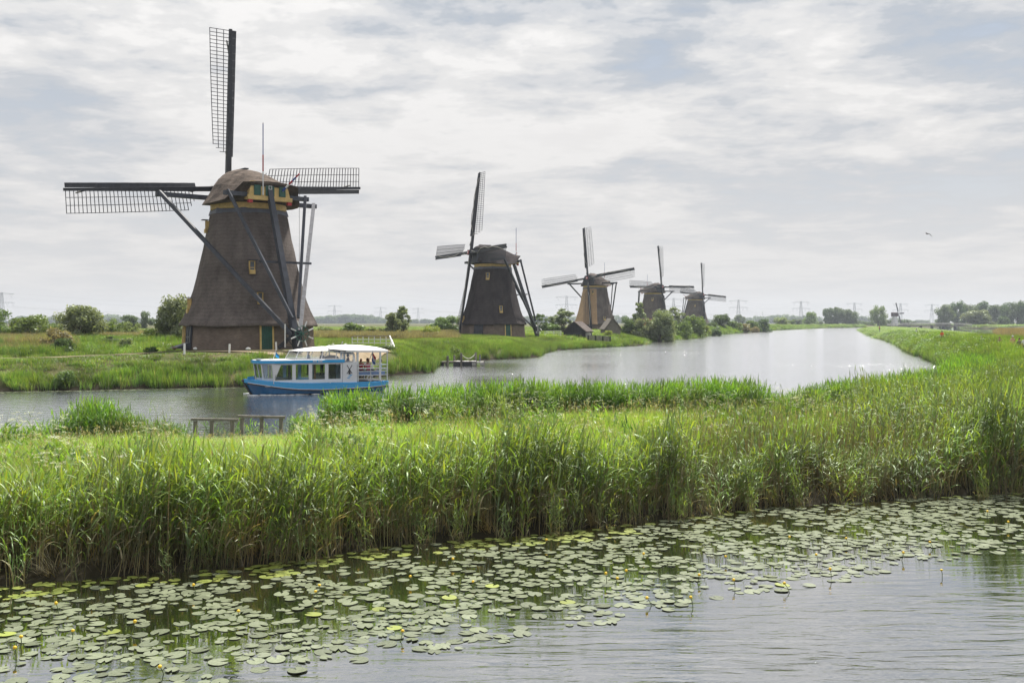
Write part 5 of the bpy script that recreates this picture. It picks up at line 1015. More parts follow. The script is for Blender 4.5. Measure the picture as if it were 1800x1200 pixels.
# wheelhouse with clear vinyl sides and canvas roof
def vpane(pts, name='vinyl_pane', m=None): g = MB(); g.add(pts, [tuple(range(len(pts)))]); return bp(name, g, [m or M_vinyl])
for s in (1, -1):
    y0, y1 = 1.30 * s, 1.12 * s
    vpane([(3.5, y0, 2.42), (6.75, y0 * 0.97, 2.42), (6.45, y1 * 0.97, 2.98), (3.6, y1, 2.98)])
    q = MB()
    for xb_, xt_ in ((6.75, 6.45), (6.0, 5.78), (4.9, 4.72), (3.85, 3.7)): q.beam((xb_, y0, 2.40), (xt_, y1, 3.0), 0.05, 0.035)
    q.beam((3.5, y0, 2.43), (6.75, y0 * 0.97, 2.43), 0.05, 0.04); bp('canvas_strut', q, [M_canvas])
vpane([(6.75, -1.26, 2.42), (6.75, 1.26, 2.42), (6.45, 1.08, 2.98), (6.45, -1.08, 2.98)])
q = MB(); secs = [(6.62, 1.10, 2.98, 3.0), (6.2, 1.16, 2.98, 3.08), (5.4, 1.2, 2.98, 3.2), (4.4, 1.22, 2.98, 3.28), (3.6, 1.24, 2.95, 3.25), (3.1, 1.3, 2.8, 3.12), (2.6, 1.3, 2.7, 2.95)]
q.loft([[Vector((x, w * math.copysign(min(1, abs(t) ** 0.8), t), zb + (zt - zb) * (1 - abs(t) ** 2.5))) for t in np.linspace(-1, 1, 11)] for x, w, zb, zt in secs], True, True, closed=False); bp('wheelhouse_canvas', q, [M_canvas], smooth=True)
q = MB()
for s in (1, -1):
    q.add([(3.6, 1.30 * s, 2.08), (2.42, 1.52 * s, 2.02), (2.48, 1.34 * s, 2.75), (2.7, 1.30 * s, 2.95), (3.5, 1.24 * s, 2.97), (3.55, 1.30 * s, 2.85), (2.8, 1.34 * s, 2.84), (2.66, 1.38 * s, 2.7), (2.62, 1.48 * s, 2.2), (3.3, 1.46 * s, 2.24)], [(0, 1, 8, 9), (1, 2, 7, 8), (2, 3, 6, 7), (3, 4, 5, 6), (0, 9, 5, 4)])
bp('canvas_side', q, [M_canvas]); vpane([(3.3, 1.45, 2.24), (2.62, 1.47, 2.2), (2.66, 1.37, 2.7), (2.8, 1.33, 2.84), (3.55, 1.29, 2.85)]); q = MB(); q.beam((3.3, 1.47, 2.28), (2.72, 1.36, 2.72), 0.02); bp('vinyl_strut', q, [M_canvas])
q = MB(); q.ball((3.9, 0.5, 2.45), (0.55, 0.5, 0.22), 10, 6); bp('engine_cover', q, [M_rubber], smooth=True)
# stern canopy on posts, platform with railing and seats
q = MB(); secs = [(4.3, 1.3, 3.12, 3.22), (3.6, 1.5, 3.05, 3.34), (2.6, 1.6, 3.0, 3.38), (1.5, 1.6, 2.98, 3.33), (0.5, 1.58, 2.96, 3.2), (0.02, 1.56, 2.95, 3.06)]
q.loft([[Vector((x, w * t, zb + (zt - zb) * (1 - abs(t) ** 3))) for t in np.linspace(-1, 1, 11)] for x, w, zb, zt in secs], True, True, closed=False); q.loft([[Vector((x, 1.6 * s_, z)) for x, z in ((3.2, 3.0), (0.02, 2.95), (0.02, 2.83), (3.2, 2.88))] for s_ in (1.0, 0.985)]); bp('canopy', q, [M_canvas], smooth=False)
for x, y, w in ((0.62, 1.52, 0.12), (0.08, 1.5, 0.07), (2.3, 1.45, 0.14), (0.08, -1.5, 0.07), (2.3, -1.45, 0.14), (1.6, -1.5, 0.05)):
    q = MB(); q.box((x, y, 1.9), (w, w * 0.7, 2.1)); bp('canopy_post', q, [M_steel])
for s in (1, -1):
    for i, z in enumerate((1.95, 1.72, 1.50, 1.22)):
        q = MB(); q.beam((2.42, 1.56 * s, z), (0.05, 1.56 * s, z), 0.045 if i else 0.06, 0.07 if i == 1 else 0.045); bp('rail', q, [M_steel])
    for x in (2.3, 1.35, 0.7):
        q = MB(); q.box((x, 1.55 * s, 1.38), (0.045, 0.045, 1.2)); bp('rail_post', q, [M_steel])
for z in (1.95, 1.6, 1.25): q = MB(); q.beam((0.05, -1.56, z), (0.05, 1.56, z), 0.045); bp('rail', q, [M_steel])
for s in (1, -1): q = MB(); q.box((1.25, 1.02 * s, 1.32), (2.1, 0.5, 0.08)); q.box((1.25, 1.36 * s, 1.34), (2.1, 0.06, 0.24)); bp('bench', q, [M_seat])
q = MB(); q.box((1.2, 0, 0.79), (2.3, 3.0, 0.04)); bp('stern_floor', q, [M_greyblk])
q = MB(); q.tube([(1.35 + 0.2 * math.cos(a), 1.40, 1.0 + 0.2 * math.sin(a)) for a in np.linspace(0, 6.28, 15)[:-1]], 0.03, 5, closed=True); bp('handwheel', q, [M_steel])
M_fr = mat('flag_red', (0.50, 0.03, 0.04), 0.8); M_fw = mat('flag_white', (0.75, 0.75, 0.75), 0.8); M_fb = mat('flag_blue', (0.02, 0.09, 0.35), 0.8)
q = MB(); q.beam((0.9, -0.2, 2.05), (0.55, -0.2, 2.85), 0.04); fp = bp('flagpole', q, [M_bwhite]); q = MB()
for i in range(3):
    q.cur = i; a0, a1 = i / 3, (i + 1) / 3; top = Vector((0.56, -0.2, 2.78)); 
    q.loft([[Vector((0.56 + 0.08 * a - 0.05 * k, -0.2 + 0.05 * math.sin(k * 1.6), 2.78 - 0.62 * a - 0.075 * k)) for k in range(6)] for a in (a0, a1)], False, False, closed=False)
bp('flag', q, [M_fr, M_fw, M_fb], fp)
q = MB(); q.beam((8.05, 0.3, 2.4), (7.85, 0.3, 2.98), 0.03); fp = bp('bow_flagpole', q, [M_bwhite]); q = MB()
for i in range(2): q.cur = i % 2; q.loft([[Vector((7.86 - 0.06 * k, 0.3 + 0.03 * math.sin(k * 2), 2.93 - (0.36 - 0.03 * k) * a - 0.055 * k)) for k in range(5)] for a in (i / 2, (i + 1) / 2)], False, False, closed=False)
bp('pennant', q, [M_dblue, M_bblue], fp)
q = MB(); [q.tube([(x, hb(x) + 0.02, sh(x)), (x, hb(x) + 0.02, sh(x) + 0.09)], 0.035, 6) for x in (0.6, 4.4, 6.2)]; bp('bollards', q, [M_steel])
q = MB(); [q.beam((x, y, 1.15), (x - 0.1, y * 0.95, 1.42), 0.02) for x, y in ((8.75, 1.15), (8.2, 1.42), (9.3, 0.1))]; bp('wipers', q, [M_rubber])
# bow wave and wake
M_foam = mat('white_foam', (0.62, 0.64, 0.65), 0.6, var=0.2, vscale=5, bump=0.5, bscale=8)
q = MB(); MW = Matrix.Translation((BX, BY, 0)) @ Matrix.Rotation(BR, 4, 'Z')
for s in (1, -1):
    for i in range(90):
        t = random.random(); x = 9.6 - 9.0 * t ** 1.4; y = s * (hb(min(x, 9)) * 0.9 + 0.05 + 0.10 * random.random() + 0.35 * t * random.random() + (0.15 if x > 9 else 0)); r = 0.16 * random.random() ** 2 + 0.035; r *= (1 - 0.6 * t); q.ball(MW @ Vector((x, y, 0.005)), (r * 2.2, r * 0.9, r * 0.35), 6, 4, 0.15)
obj('wake_foam', q.mesh('wake_foam', [M_foam], True), kind='stuff')
def aboard(label, x, y, z, face, pose, *a, **k):
    p = MW @ Vector((x, y, z)); person(label, p, BR + R(face - 90), pose, *a, **k)
G_ = 'passengers seated on the open stern deck'
aboard('seated passenger in a red jacket under the boat canopy', 1.72, 0.55, 1.0, -120, 'sit', (0.42, 0.015, 0.03), (0.02, 0.025, 0.05), (0.28, 0.10, 0.06), group=G_)
aboard('seated passenger in a pink top with long brown hair on the boat', 1.20, 0.6, 0.97, -75, 'sit', (0.55, 0.12, 0.16), (0.02, 0.02, 0.03), (0.16, 0.07, 0.03), group=G_)
aboard('seated dark-haired passenger in a grey jacket beside the Dutch flag', 0.95, -0.2, 1.02, 150, 'sit', (0.10, 0.13, 0.19), (0.02, 0.025, 0.05), (0.02, 0.015, 0.015), group=G_)
aboard('seated passenger in a light blue shirt at the very stern', 0.25, 0.65, 0.97, -20, 'sit', (0.26, 0.50, 0.70), (0.05, 0.08, 0.2), (0.03, 0.02, 0.02), group=G_)
aboard('seated passenger in dark blue next to the white stern panel', 2.22, 0.4, 0.97, 180, 'sit', (0.03, 0.05, 0.12), (0.02, 0.02, 0.04), (0.09, 0.04, 0.03), group=G_)
aboard('passenger in dark red standing behind the wheelhouse canvas', 2.35, -0.5, 0.95, 180, 'stand', (0.20, 0.02, 0.03), (0.02, 0.02, 0.04), (0.02, 0.015, 0.015), group=G_)
aboard('man with a bare head and blue shirt standing in the front of the wheelhouse', 5.55, 0.35, 1.26, 0, 'stand', (0.10, 0.16, 0.28), (0.02, 0.03, 0.06), (0.33, 0.17, 0.12))
aboard('grey-haired man behind the rear vinyl window of the wheelhouse', 4.6, 0.5, 1.2, 20, 'stand', (0.08, 0.09, 0.15), (0.02, 0.03, 0.07), (0.12, 0.12, 0.14))
# ------------------------------------------------------------------ water lilies on the pond
M_pad = mat('lily_pad', (0.165, 0.19, 0.118), 0.24, color2=(0.245, 0.268, 0.18), vscale=2.5, bump=0.15, bscale=6, randv=0.30, spec=0.9)
M_padb = mat('yellowing_lily_pad', (0.30, 0.33, 0.07), 0.42, color2=(0.21, 0.27, 0.06), vscale=2.5, bump=0.15, bscale=6, randv=0.25)
M_lflower = mat('yellow_water_lily', (0.78, 0.52, 0.02), 0.5); M_lstem = mat('lily_stem', (0.07, 0.10, 0.03), 0.6)
LILY = [at(*p) for p in [(-260, 1050), (0, 1026), (200, 1012), (450, 990), (700, 957), (1000, 932), (1350, 893), (1800, 865), (2100, 850), (2100, 930), (1800, 975), (1700, 985), (1600, 1002), (1500, 1018), (1300, 1050), (1180, 1075), (1050, 1105), (900, 1130), (760, 1150), (640, 1165), (500, 1182), (420, 1205), (-260, 1330)]]
def pad_mesh(seed, m):
    g = random.Random(seed); mb = MB(); n = 18; notch = R(16); pts = []
    for i in range(n):
        a = notch + (2 * math.pi - 2 * notch) * i / (n - 1); r = 1 + 0.04 * math.sin(3 * a + seed) + g.uniform(-0.02, 0.02); pts.append(Vector((r * math.cos(a), r * 0.93 * math.sin(a), 0.008 * math.sin(2 * a + seed * 2) + 0.012)))
    top = [Vector((0.12, 0, 0.0))] + [p * 0.6 - Vector((0, 0, 0.0)) for p in pts] + pts; fs = []
    for i in range(n - 1): fs.append((0, 1 + i, 2 + i)); fs.append((1 + i, 1 + n + i, 2 + n + i, 2 + i))
    mb.add(top, fs); bot = [p - Vector((0, 0, 0.03)) for p in pts]; mb.add(pts + bot, [(i, n + i, n + i + 1, i + 1) for i in range(n - 1)]); return mb.mesh('lily_pad', [m])
PADM = [pad_mesh(i, M_pad) for i in range(5)]; PADY = [pad_mesh(i + 20, M_padb) for i in range(3)]
cand = []
rr_ = np.random.default_rng(5); NX = 110000; X = rr_.uniform(-16, 26, NX); Y = rr_.uniform(12, 33, NX); ok = inside(X, Y, LILY) & (~inside(X, Y, PENINSULA)) & (np.abs(X / Y) < 0.56)
X, Y = X[ok], Y[ok]; edge = seg_dist(X, Y, LILY[10:22], False); ds = seg_dist(X, Y, POND_SHORE[:21], False); keepp = np.clip(0.12 + edge / 2.4, 0, 1) * np.where(wob(X, Y, 1.1, 3) < -0.40, 0.10, 1) * np.where((px(X, Y) < 330) & (ds < 0.9), 0.15, 1)
ok = rr_.random(len(X)) < keepp; X, Y, ds = X[ok], Y[ok], ds[ok]; cell = {}; pads = []; clus = wob(X, Y, 2.2, 2) + 0.7 * wob(X, Y, 4.3, 7)
for x, y, d, cw in zip(X, Y, ds, clus):
    if d < 0.25 or (cw < 0.0 and rr_.random() < 0.9): continue
    r = rr_.uniform(0.07, 0.165); ci, cj = int(x / 0.4), int(y / 0.4); good = True
    for a in (ci - 1, ci, ci + 1):
        for b in (cj - 1, cj, cj + 1):
            for (x2, y2, r2) in cell.get((a, b), ()):
                if (x - x2) ** 2 + (y - y2) ** 2 < (0.78 * (r + r2)) ** 2: good = False; break
            if not good: break
        if not good: break
    if good: cell.setdefault((ci, cj), []).append((x, y, r)); pads.append((x, y, r, d))
pads.sort(key=lambda p: -p[2] / p[1])
bed = thing('water_lily_bed', 'broad bed of floating grey-green lily pads with yellow flowers on the near pond', 'water lilies', (3, 20, 0))
for (x, y, r, d) in pads[:299]:
    yl = d < 1.3 and x < 3 and random.random() < 0.8; me = random.choice(PADY if (yl or random.random() < 0.03) else PADM)
    obj('lily_pad', me, bed, loc=(x - 3, y - 20, 0.004 + random.random() * 0.014), rot=(random.gauss(0, 0.03), random.gauss(0, 0.03), random.uniform(0, 6.28)), scale=r)
V = {0: MB(), 1: MB()}
for (x, y, r, d) in pads[299:]:
    yl = (d < 1.3 and x < 3 and random.random() < 0.8) or (d < 0.6 and random.random() < 0.5); me = random.choice(PADY if yl else PADM); M = Matrix.Translation((x - 3, y - 20, 0.004 + random.random() * 0.016)) @ Euler((random.gauss(0, 0.03), random.gauss(0, 0.03), random.uniform(0, 6.28))).to_matrix().to_4x4() @ Matrix.Scale(r, 4)
    V[int(yl)].add([M @ v.co for v in me.vertices], [tuple(p.vertices) for p in me.polygons])
part('smaller_lily_pads', V[0], [M_pad], bed, kind='stuff'); part('yellowing_lily_pads', V[1], [M_padb], bed, kind='stuff')
print('PADS', len(pads))
FL = MB(); FL.ball((0, 0, 0.17), (0.030, 0.030, 0.026), 8, 6); FLM = FL.mesh('flower', [M_lflower], True); ST = MB(); ST.tube([(0, 0, -0.02), (0.01, 0, 0.08), (0, 0, 0.16)], 0.007, 5); STM = ST.mesh('stem', [M_lstem])
fl_px = [(1226, 1018), (1292, 1028), (1388, 1035), (1517, 992), (1656, 1008), (1218, 1062), (1461, 1010), (1398, 995), (1438, 980), (1380, 950), (1490, 952), (1345, 940), (1585, 978), (1640, 958), (1772, 922), (1710, 916), (1735, 905), (703, 1120), (1145, 1058), (714, 1048), (727, 1020), (838, 1025), (796, 990), (960, 1000), (1066, 1020), (1080, 1024), (1099, 1012), (1200, 990), (965, 955), (1130, 975), (1275, 985), (1365, 935), (287, 1178), (230, 1108), (36, 1130), (37, 1197), (28, 1152), (126, 1120), (416, 1082), (90, 1064), (560, 1035), (344, 1040), (558, 1048), (520, 1028), (103, 1072)]
for i, (a, b_) in enumerate(fl_px):
    if i % 4 == 3: continue
    x, y = at(a, b_ + 6); s_ = random.uniform(0.8, 1.2); f_ = obj('flower', FLM, bed, loc=(x - 3, y - 20, 0), rot=(random.gauss(0, 0.3), random.gauss(0, 0.3), 0), scale=(1, 1, s_)); obj('stem', STM, f_)
# pale band of lily leaves along the opposite bank
q = MB(); 
for i in range(520):
    t = random.random(); x = -42 + 24 * t; base_y = np.interp(x, [-42, -36.9, -28, -20.6], [73.2, 73.8, 76.5, 79]); y = base_y - 0.4 - random.random() ** 1.5 * 1.3 - (0.3 if t < 0.5 else 0); r = random.uniform(0.08, 0.16); q.add([(x + r * math.cos(a), y + r * math.sin(a), 0.006 + 0.01 * random.random()) for a in np.linspace(0, 6.28, 8)[:-1]], [tuple(range(7))])
obj('floating_leaves', q.mesh('floating_leaves', [M_pad]), kind='stuff')
q = MB()
for i in range(160):
    t = random.random(); x = np.interp(t, [0, 1], [40, 52]); y = np.interp(x, [40, 48, 52.3], [93, 114, 127]) + random.uniform(-3, 3); x -= 0.6 + random.random() * 3.5; r = random.uniform(0.08, 0.17); q.add([(x + r * math.cos(a), y + r * math.sin(a), 0.006 + 0.01 * random.random()) for a in np.linspace(0, 6.28, 8)[:-1]], [tuple(range(7))])
obj('floating_leaves', q.mesh('floating_leaves', [M_lstem]), kind='stuff')

# ------------------------------------------------------------------ wooden rail at the water, dark post
M_oak = mat('weathered_oak', (0.20, 0.185, 0.16), 0.9, var=0.35, vscale=5, bump=0.5, bscale=14, stretch=(1, 1, 0.3)); M_concrete = mat('pale_concrete', (0.42, 0.41, 0.39), 0.9, var=0.15)
def rail_fence(label, p0, p1, z0, z1, posts, low):
    x0, D = p0; t = thing('wooden_rail', label, 'fence', ((x0 - 900) / FPX * D, D, 0), group='weathered wooden rails at the water edge'); L_ = (p1[0] - x0) / FPX * D; dy = p1[1] - D
    q = MB(); q.beam((0, 0, z0), (L_, dy, z1), 0.16, 0.09); part('top_rail', q, [M_oak], t)
    for a in posts:
        f_ = (a - x0) / (p1[0] - x0); q = MB(); q.box((L_ * f_, dy * f_ + 0.02, (z0 + (z1 - z0) * f_ + low) / 2 - 0.06), (0.13, 0.12, z0 - low - 0.02)); part('post', q, [M_oak], t)
rail_fence('lower grey wooden rail at the water edge, left one of the pair', (336, 38.6), (417, 38.8), 1.34, 1.30, (343, 371, 406), 0.0)
rail_fence('higher grey wooden rail at the water edge, right one of the pair', (418, 38.7), (498, 39.0), 1.44, 1.38, (425, 458, 491), 0.0)
x = (748 - 900) / FPX * 43; t = thing('dark_post', 'short dark square post among the reeds right of the round reed clump', 'post', (x, 43, gz(x, 43))); q = MB(); q.box((0, 0, 0.45), (0.2, 0.2, 1.1)); part('post_body', q, [M_greyblk], t); q = MB(); q.box((0, 0, 1.02), (0.24, 0.24, 0.05)); part('cap', q, [M_black], t)
# ------------------------------------------------------------------ mooring jetty
JX, JY = at(816, 643); t = thing('mooring_jetty', 'low wooden mooring platform with thick posts in front of the second windmill', 'jetty', (JX, JY, 0)); u = JY / FPX
J = lambda p: (p - 816) * u
for i in range(9): q = MB(); q.box((J(797) + (i + 0.5) * (J(837) - J(797)) / 9, 1.0, 0.50 + 0.01 * (i % 2)), ((J(837) - J(797)) / 9 - 0.03, 2.4, 0.06)); part('plank', q, [M_concrete if i % 3 else M_oak], t)
q = MB(); q.box((J(817), 1.0, 0.24), (J(836) - J(797), 2.2, 0.42)); part('float', q, [M_black], t)
q = MB(); q.box((J(833), -0.13, 0.22), (0.42, 0.06, 0.36)); q.box((J(847.5), 0.1, 0.22), (0.42, 0.5, 0.34)); part('pale_end_board', q, [M_concrete], t)
q = MB(); q.box((J(844), 0.9, 0.42), (0.95, 1.5, 0.12)); part('side_step', q, [M_concrete], t)
q = MB(); q.box((J(780), 1.6, 0.42), (J(800) - J(758), 1.2, 0.10)); part('gangway', q, [M_oak], t); q = MB(); [q.box((J(a), 1.3, 0.1), (0.25, 0.3, 0.6)) for a in (771, 777, 784)]; part('gangway_support', q, [M_black], t)
for a, yt, w, yy in ((786.5, 625, 0.26, 0.3), (796.5, 624, 0.26, 2.4), (811, 620, 0.24, -0.2), (835, 619, 0.26, 2.3), (837.5, 632, 0.09, -0.25), (851, 631, 0.10, 0.1)):
    h = 5 - (yt - HOR) / FPX * (JY + yy); q = MB(); q.tube([(J(a), yy, -0.5), (J(a), yy, h)], w / 2, 8); part('mooring_post', q, [M_oak], t)
q = MB(); q.tube([(J(843), 1.2, 0.4), (J(843), 1.2, 1.25)], 0.09, 8); part('grey_pipe', q, [M_lead], t)
q = MB(); h0 = 1.35; q.tube([(J(811) + (J(835) - J(811)) * k / 8, -0.2 + 2.5 * k / 8, h0 - 0.55 * math.sin(math.pi * k / 8)) for k in range(9)], 0.045, 5); part('rope', q, [M_concrete], t)
# ------------------------------------------------------------------ things round the biggest windmill
def stand(pxx, ybot, z=None):
    D = 90.0
    for _ in range(30): X_ = (pxx - 900) / FPX * D; g = gz(X_, D) + 0.05; D += 0.6 * ((HCAM - g) * FPX / (ybot - HOR) - D)
    return (pxx - 900) / FPX * D, D, g
for i, (a, yt, yb, lean, lb) in enumerate([(286.5, 600, 611, 0, 'white post farthest left, behind the plank on the mill lawn'), (324, 603, 620, 0, 'white post on the lawn in front of the left corner of the mill'), (403, 603.5, 619, 0.03, 'white post in front of the brick wall, left of the green door'), (486, 600, 617, -0.05, 'white post in front of the brick wall, right of the green door'), (599, 599, 609, 0.3, 'thin leaning white post right of the mill beside the white stones')]):
    x, D, g = stand(a, yb); h = (yb - yt) / FPX * D; t = thing('white_post', lb, 'post', (x, D, g - 0.1), (0, lean, 0), group='white posts round the biggest windmill'); q = MB(); q.box((0, 0, h / 2), (0.13, 0.13, h + 0.1)); part('post_body', q, [M_white], t); q = MB(); q.box((0, 0, h + 0.06), (0.10, 0.10, 0.03)); part('cap', q, [M_white], t)
SL = ['white stone at the far left of the mill lawn', 'white stone beside the dark round shrub', 'white stone behind the leftmost white post', 'white stone at the foot of the black scoop door', 'white stone below the brick wall left of the green door', 'white stone in front of the tail wheel of the mill', 'dark sided white stone right of the mill', 'pale stone behind the dark sided one', 'white stone right of the leaning white post']
for i, (a, yb) in enumerate([(264, 612), (274, 613.5), (298, 611), (344, 615), (436, 615.5), (527, 613), (578, 611), (585, 608), (607, 608)]):
    x, D, g = stand(a, yb); q = MB(); q.ball((0, 0, 0.12), (0.24, 0.16, 0.13), 9, 6, 0.06); q.ball((0.02, -0.01, 0.17), (0.17, 0.12, 0.1), 8, 5, 0.05); thing('white_stone', SL[i], 'stone', (x, D, g), (0, 0, random.uniform(-0.5, 0.5)), group='white painted stones round the mill lawn', data=q.mesh('white_stone', [M_white], True))
x, D, g = stand(310, 615); t = thing('ground_plank', 'grey plank lying on low blocks on the lawn left of the biggest windmill', 'plank', (x, D, g)); q = MB(); q.box((0, 0, 0.22), (3.4, 0.22, 0.07)); part('plank', q, [M_concrete], t); q = MB(); q.box((-1.4, 0, 0.06), (0.2, 0.2, 0.24)); q.box((1.2, 0, 0.06), (0.2, 0.2, 0.24)); part('blocks', q, [M_oak], t)
M_duck = mat('brown_feathers', (0.13, 0.09, 0.06), 0.9, var=0.4, vscale=12)
def duck(label, loc, rz):
    q = MB(); q.loft([[Vector((x, w * math.cos(a), z + h * math.sin(a))) for a in np.linspace(0, 2 * math.pi, 11)[:-1]] for x, w, h, z in ((-0.30, 0.02, 0.015, 0.26), (-0.2, 0.07, 0.05, 0.22), (-0.05, 0.12, 0.1, 0.2), (0.1, 0.11, 0.1, 0.2), (0.19, 0.05, 0.07, 0.25), (0.21, 0.035, 0.04, 0.34), (0.24, 0.045, 0.045, 0.40), (0.30, 0.02, 0.02, 0.40), (0.36, 0.015, 0.008, 0.39))]); t = thing('duck', label, 'duck', loc, (0, 0, rz), 1.25, data=q.mesh('duck', [M_duck], True))
    for s in (-1, 1): q = MB(); q.tube([(0.02, s * 0.04, 0.12), (0.03, s * 0.04, 0.0)], 0.01, 4); q.box((0.06, s * 0.04, 0.005), (0.09, 0.05, 0.01)); part('leg', q, [M_lstem], t)
x, D, g = stand(315, 614); duck('brown duck standing upright beside the grey plank', (x, D - 0.5, g + 0.02), 0.4); x, D, g = stand(307, 617); duck('brown duck bending low in the grass before the grey plank', (x, D, g), 2.6)
# sluice board in the field at the left
D = 118; x = (205 - 900) / FPX * D; g = gz(x, D); u = D / FPX; t = thing('sluice_board', 'black sluice board under a grey beam among the weeds left of the mill', 'sluice', (x, D, g)); J2 = lambda p: (p - 205) * u; Z2 = lambda y: HCAM - (y - HOR) * u - g
q = MB(); q.box((J2(192), 0, Z2(598)), (12 * u, 0.12, 13 * u)); part('black_board', q, [M_black], t); q = MB(); q.box((J2(208), -0.1, Z2(596.5)), (50 * u, 0.2, 2.2 * u)); part('grey_beam', q, [M_concrete], t)
for a in (183, 197.5): q = MB(); q.box((J2(a), -0.1, Z2(602)), (2.2 * u, 0.18, 14 * u)); part('post', q, [M_concrete], t)
q = MB(); q.box((J2(192), 0, Z2(592.5)), (14 * u, 0.2, 0.8 * u)); part('top_bar', q, [M_black], t)
# white footbridge rail
D = 108; u = D / FPX; x = (655 - 900) / FPX * D; g = gz(x, D); t = thing('white_footbridge', 'small footbridge with white tubular rails behind the boat canopy', 'footbridge', (x, D, g)); J3 = lambda p: (p - 655) * u; Z3 = lambda y: HCAM - (y - HOR) * u - g
for i, a in enumerate((619, 628.5, 638, 648, 658, 668.5, 678.5)):
    q = MB(); q.box((J3(a), 0, Z3(600)), (0.085, 0.07, 17 * u)); part('rail_post', q, [M_white], t)
for y_, m_ in ((590.5, M_oak), (596.5, M_white), (602.5, M_white)): q = MB(); q.tube([(J3(619), 0, Z3(y_ + 2 if y_ < 592 else y_)), (J3(623), 0, Z3(y_)), (J3(686), 0, Z3(y_)), (J3(694 if y_ < 592 else 691), -0.8, Z3(y_ + 15))], 0.045, 5); part('hand_rail', q, [m_], t)
q = MB(); q.beam((J3(686), -0.6, Z3(590)), (J3(694), -1.4, Z3(606)), 0.13); part('white_stair_rail', q, [M_white], t); q = MB(); q.beam((J3(690), -0.6, Z3(597)), (J3(696), -1.4, Z3(609)), 0.09); part('white_stair_rail', q, [M_white], t)
q = MB(); q.box((J3(650), 0.7, Z3(608)), (70 * u, 1.4, 0.15)); part('deck', q, [M_oak], t)
# ------------------------------------------------------------------ black shed, stone cottage, gate, leaning hut
M_tarp = mat('black_tarred_plank', (0.014, 0.014, 0.018), 0.7, var=0.4, vscale=2); M_stone = brick_mat('grey_stone_wall', (0.24, 0.21, 0.18), (0.16, 0.145, 0.13), (0.2, 0.19, 0.17), 0.8)
def gabled(name, label, cat, pl, pr, yt, ye, yb, D, depth, wallm, roofm, skew=0.0, planks=0, chimney=False, extra=None):
    u = D / FPX; x = ((pl + pr) / 2 - 900) * u; g = HCAM - (yb - HOR) * u; W = (pr - pl) * u; He = (yb - ye) * u; Hr = (yb - yt) * u; t = thing(name, label, cat, (x, D, g), (0, 0, skew))
    q = MB(); w = W / 2; prof = [(-w, -0.8), (w, -0.8), (w, He), (0, Hr), (-w, He)]; q.loft([[Vector((a, y, b)) for a, b in prof] for y in (0.06, depth)]); me = q.mesh('wall', [wallm]); uv = me.uv_layers.new(name='UVMap')
    for l in me.loops: v = me.vertices[l.vertex_index].co; uv.data[l.index].uv = (v.x + v.y, v.z)
    obj('wall', me, t)
    if planks:
        for i in range(planks):
            a = -w + W * i / planks; b = a + W / planks - 0.03; ha = He + (Hr - He) * (1 - abs(a) / w); hb_ = He + (Hr - He) * (1 - abs(b) / w); q = MB(); q.loft([[Vector((a, y, 0)), Vector((b, y, 0)), Vector((b, y, hb_ - 0.03)), Vector((a, y, ha - 0.03))] for y in (0.0, 0.05)]); part('plank', q, [wallm], t)
    for s in (-1, 1):
        q = MB(); o_ = 0.25; e = Vector((s * (w + o_), 0, He - o_ * (Hr - He) / w)); r_ = Vector((0, 0, Hr)); nrm = Vector((s * (Hr - He), 0, w)).normalized() * 0.18; q.loft([[Vector((p.x, y, p.z)) for p in (e, r_, r_ + nrm, e + nrm)] for y in (-0.25, depth + 0.25)]); part('roof', q, [roofm], t)
    if chimney: q = MB(); q.box((0, 0.6, Hr + 0.25), (0.7, 0.6, 0.7)); q.box((0, 0.6, Hr + 0.62), (0.82, 0.72, 0.1)); part('chimney', q, [M_brick], t)
    return t, u, W, He, Hr
t, u, W, He, Hr = gabled('boat_shed', 'black timber shed with thatched roof at the water below the third windmill', 'shed', 990, 1029, 566, 582, 597, 212, 6.0, M_tarp, M_thatch, skew=R(-18), planks=14)
for i, (a, w_, h_) in enumerate(((-0.75, 1.3, 1.5), (0.75, 1.3, 1.5))): q = MB(); q.box((a, -0.04, h_ / 2), (w_, 0.06, h_)); part('door', q, [M_black], t)
q = MB(); q.box((2.75, 0.8, 0.7), (0.9, 0.7, 1.4)); part('white_side_board', q, [M_concrete], t)
t, u, W, He, Hr = gabled('stone_cottage', 'small grey stone cottage with chimney right of the third windmill', 'cottage', 1064, 1091, 560, 577, 592, 236, 5.0, M_stone, M_brick, skew=R(8), chimney=True)
gabled('leaning_hut', 'dark hut with a steep single visible roof slope among bushes under the fifth windmill', 'hut', 1216, 1231, 565, 577, 588, 366, 4.0, M_greyblk, M_tarp, skew=R(-35))
gabled('far_cottage', 'pale roofed cottage half hidden in trees below the fourth windmill', 'cottage', 1138, 1150, 561, 570, 585, 300, 5.0, M_white, mat('red_tiles', (0.35, 0.13, 0.09), 0.8), skew=R(30))
def gate(label, pl, pr, yt, yb, D):
    u = D / FPX; x = (pl - 900) * u; g = HCAM - (yb - HOR) * u; L_ = (pr - pl) * u; H = (yb - yt) * u; t = thing('white_gate', label, 'gate', (x, D, g))
    for a in (0, 0.5, 1): q = MB(); q.box((a * L_, 0, H / 2), (0.14, 0.1, H)); part('post', q, [M_white], t)
    for z in (0.3, 0.62, 0.95): q = MB(); q.box((L_ / 2, 0, z * H), (L_, 0.06, 0.10)); part('bar', q, [M_white], t)
gate('white barred gate just left of the black shed', 961, 986, 581, 591, 208)
x = (958 - 900) / FPX * 205; q = MB(); q.box((0, 0, 0.7), (0.14, 0.14, 1.6)); thing('white_post', 'single white post left of the white barred gate', 'post', (x, 205, 1.7), data=q.mesh('white_post', [M_white]))
D = 205; u = D / FPX; t = thing('plank_fence', 'dark plank fence along the water right of the black shed', 'fence', ((1034 - 900) * u, D, 1.2))
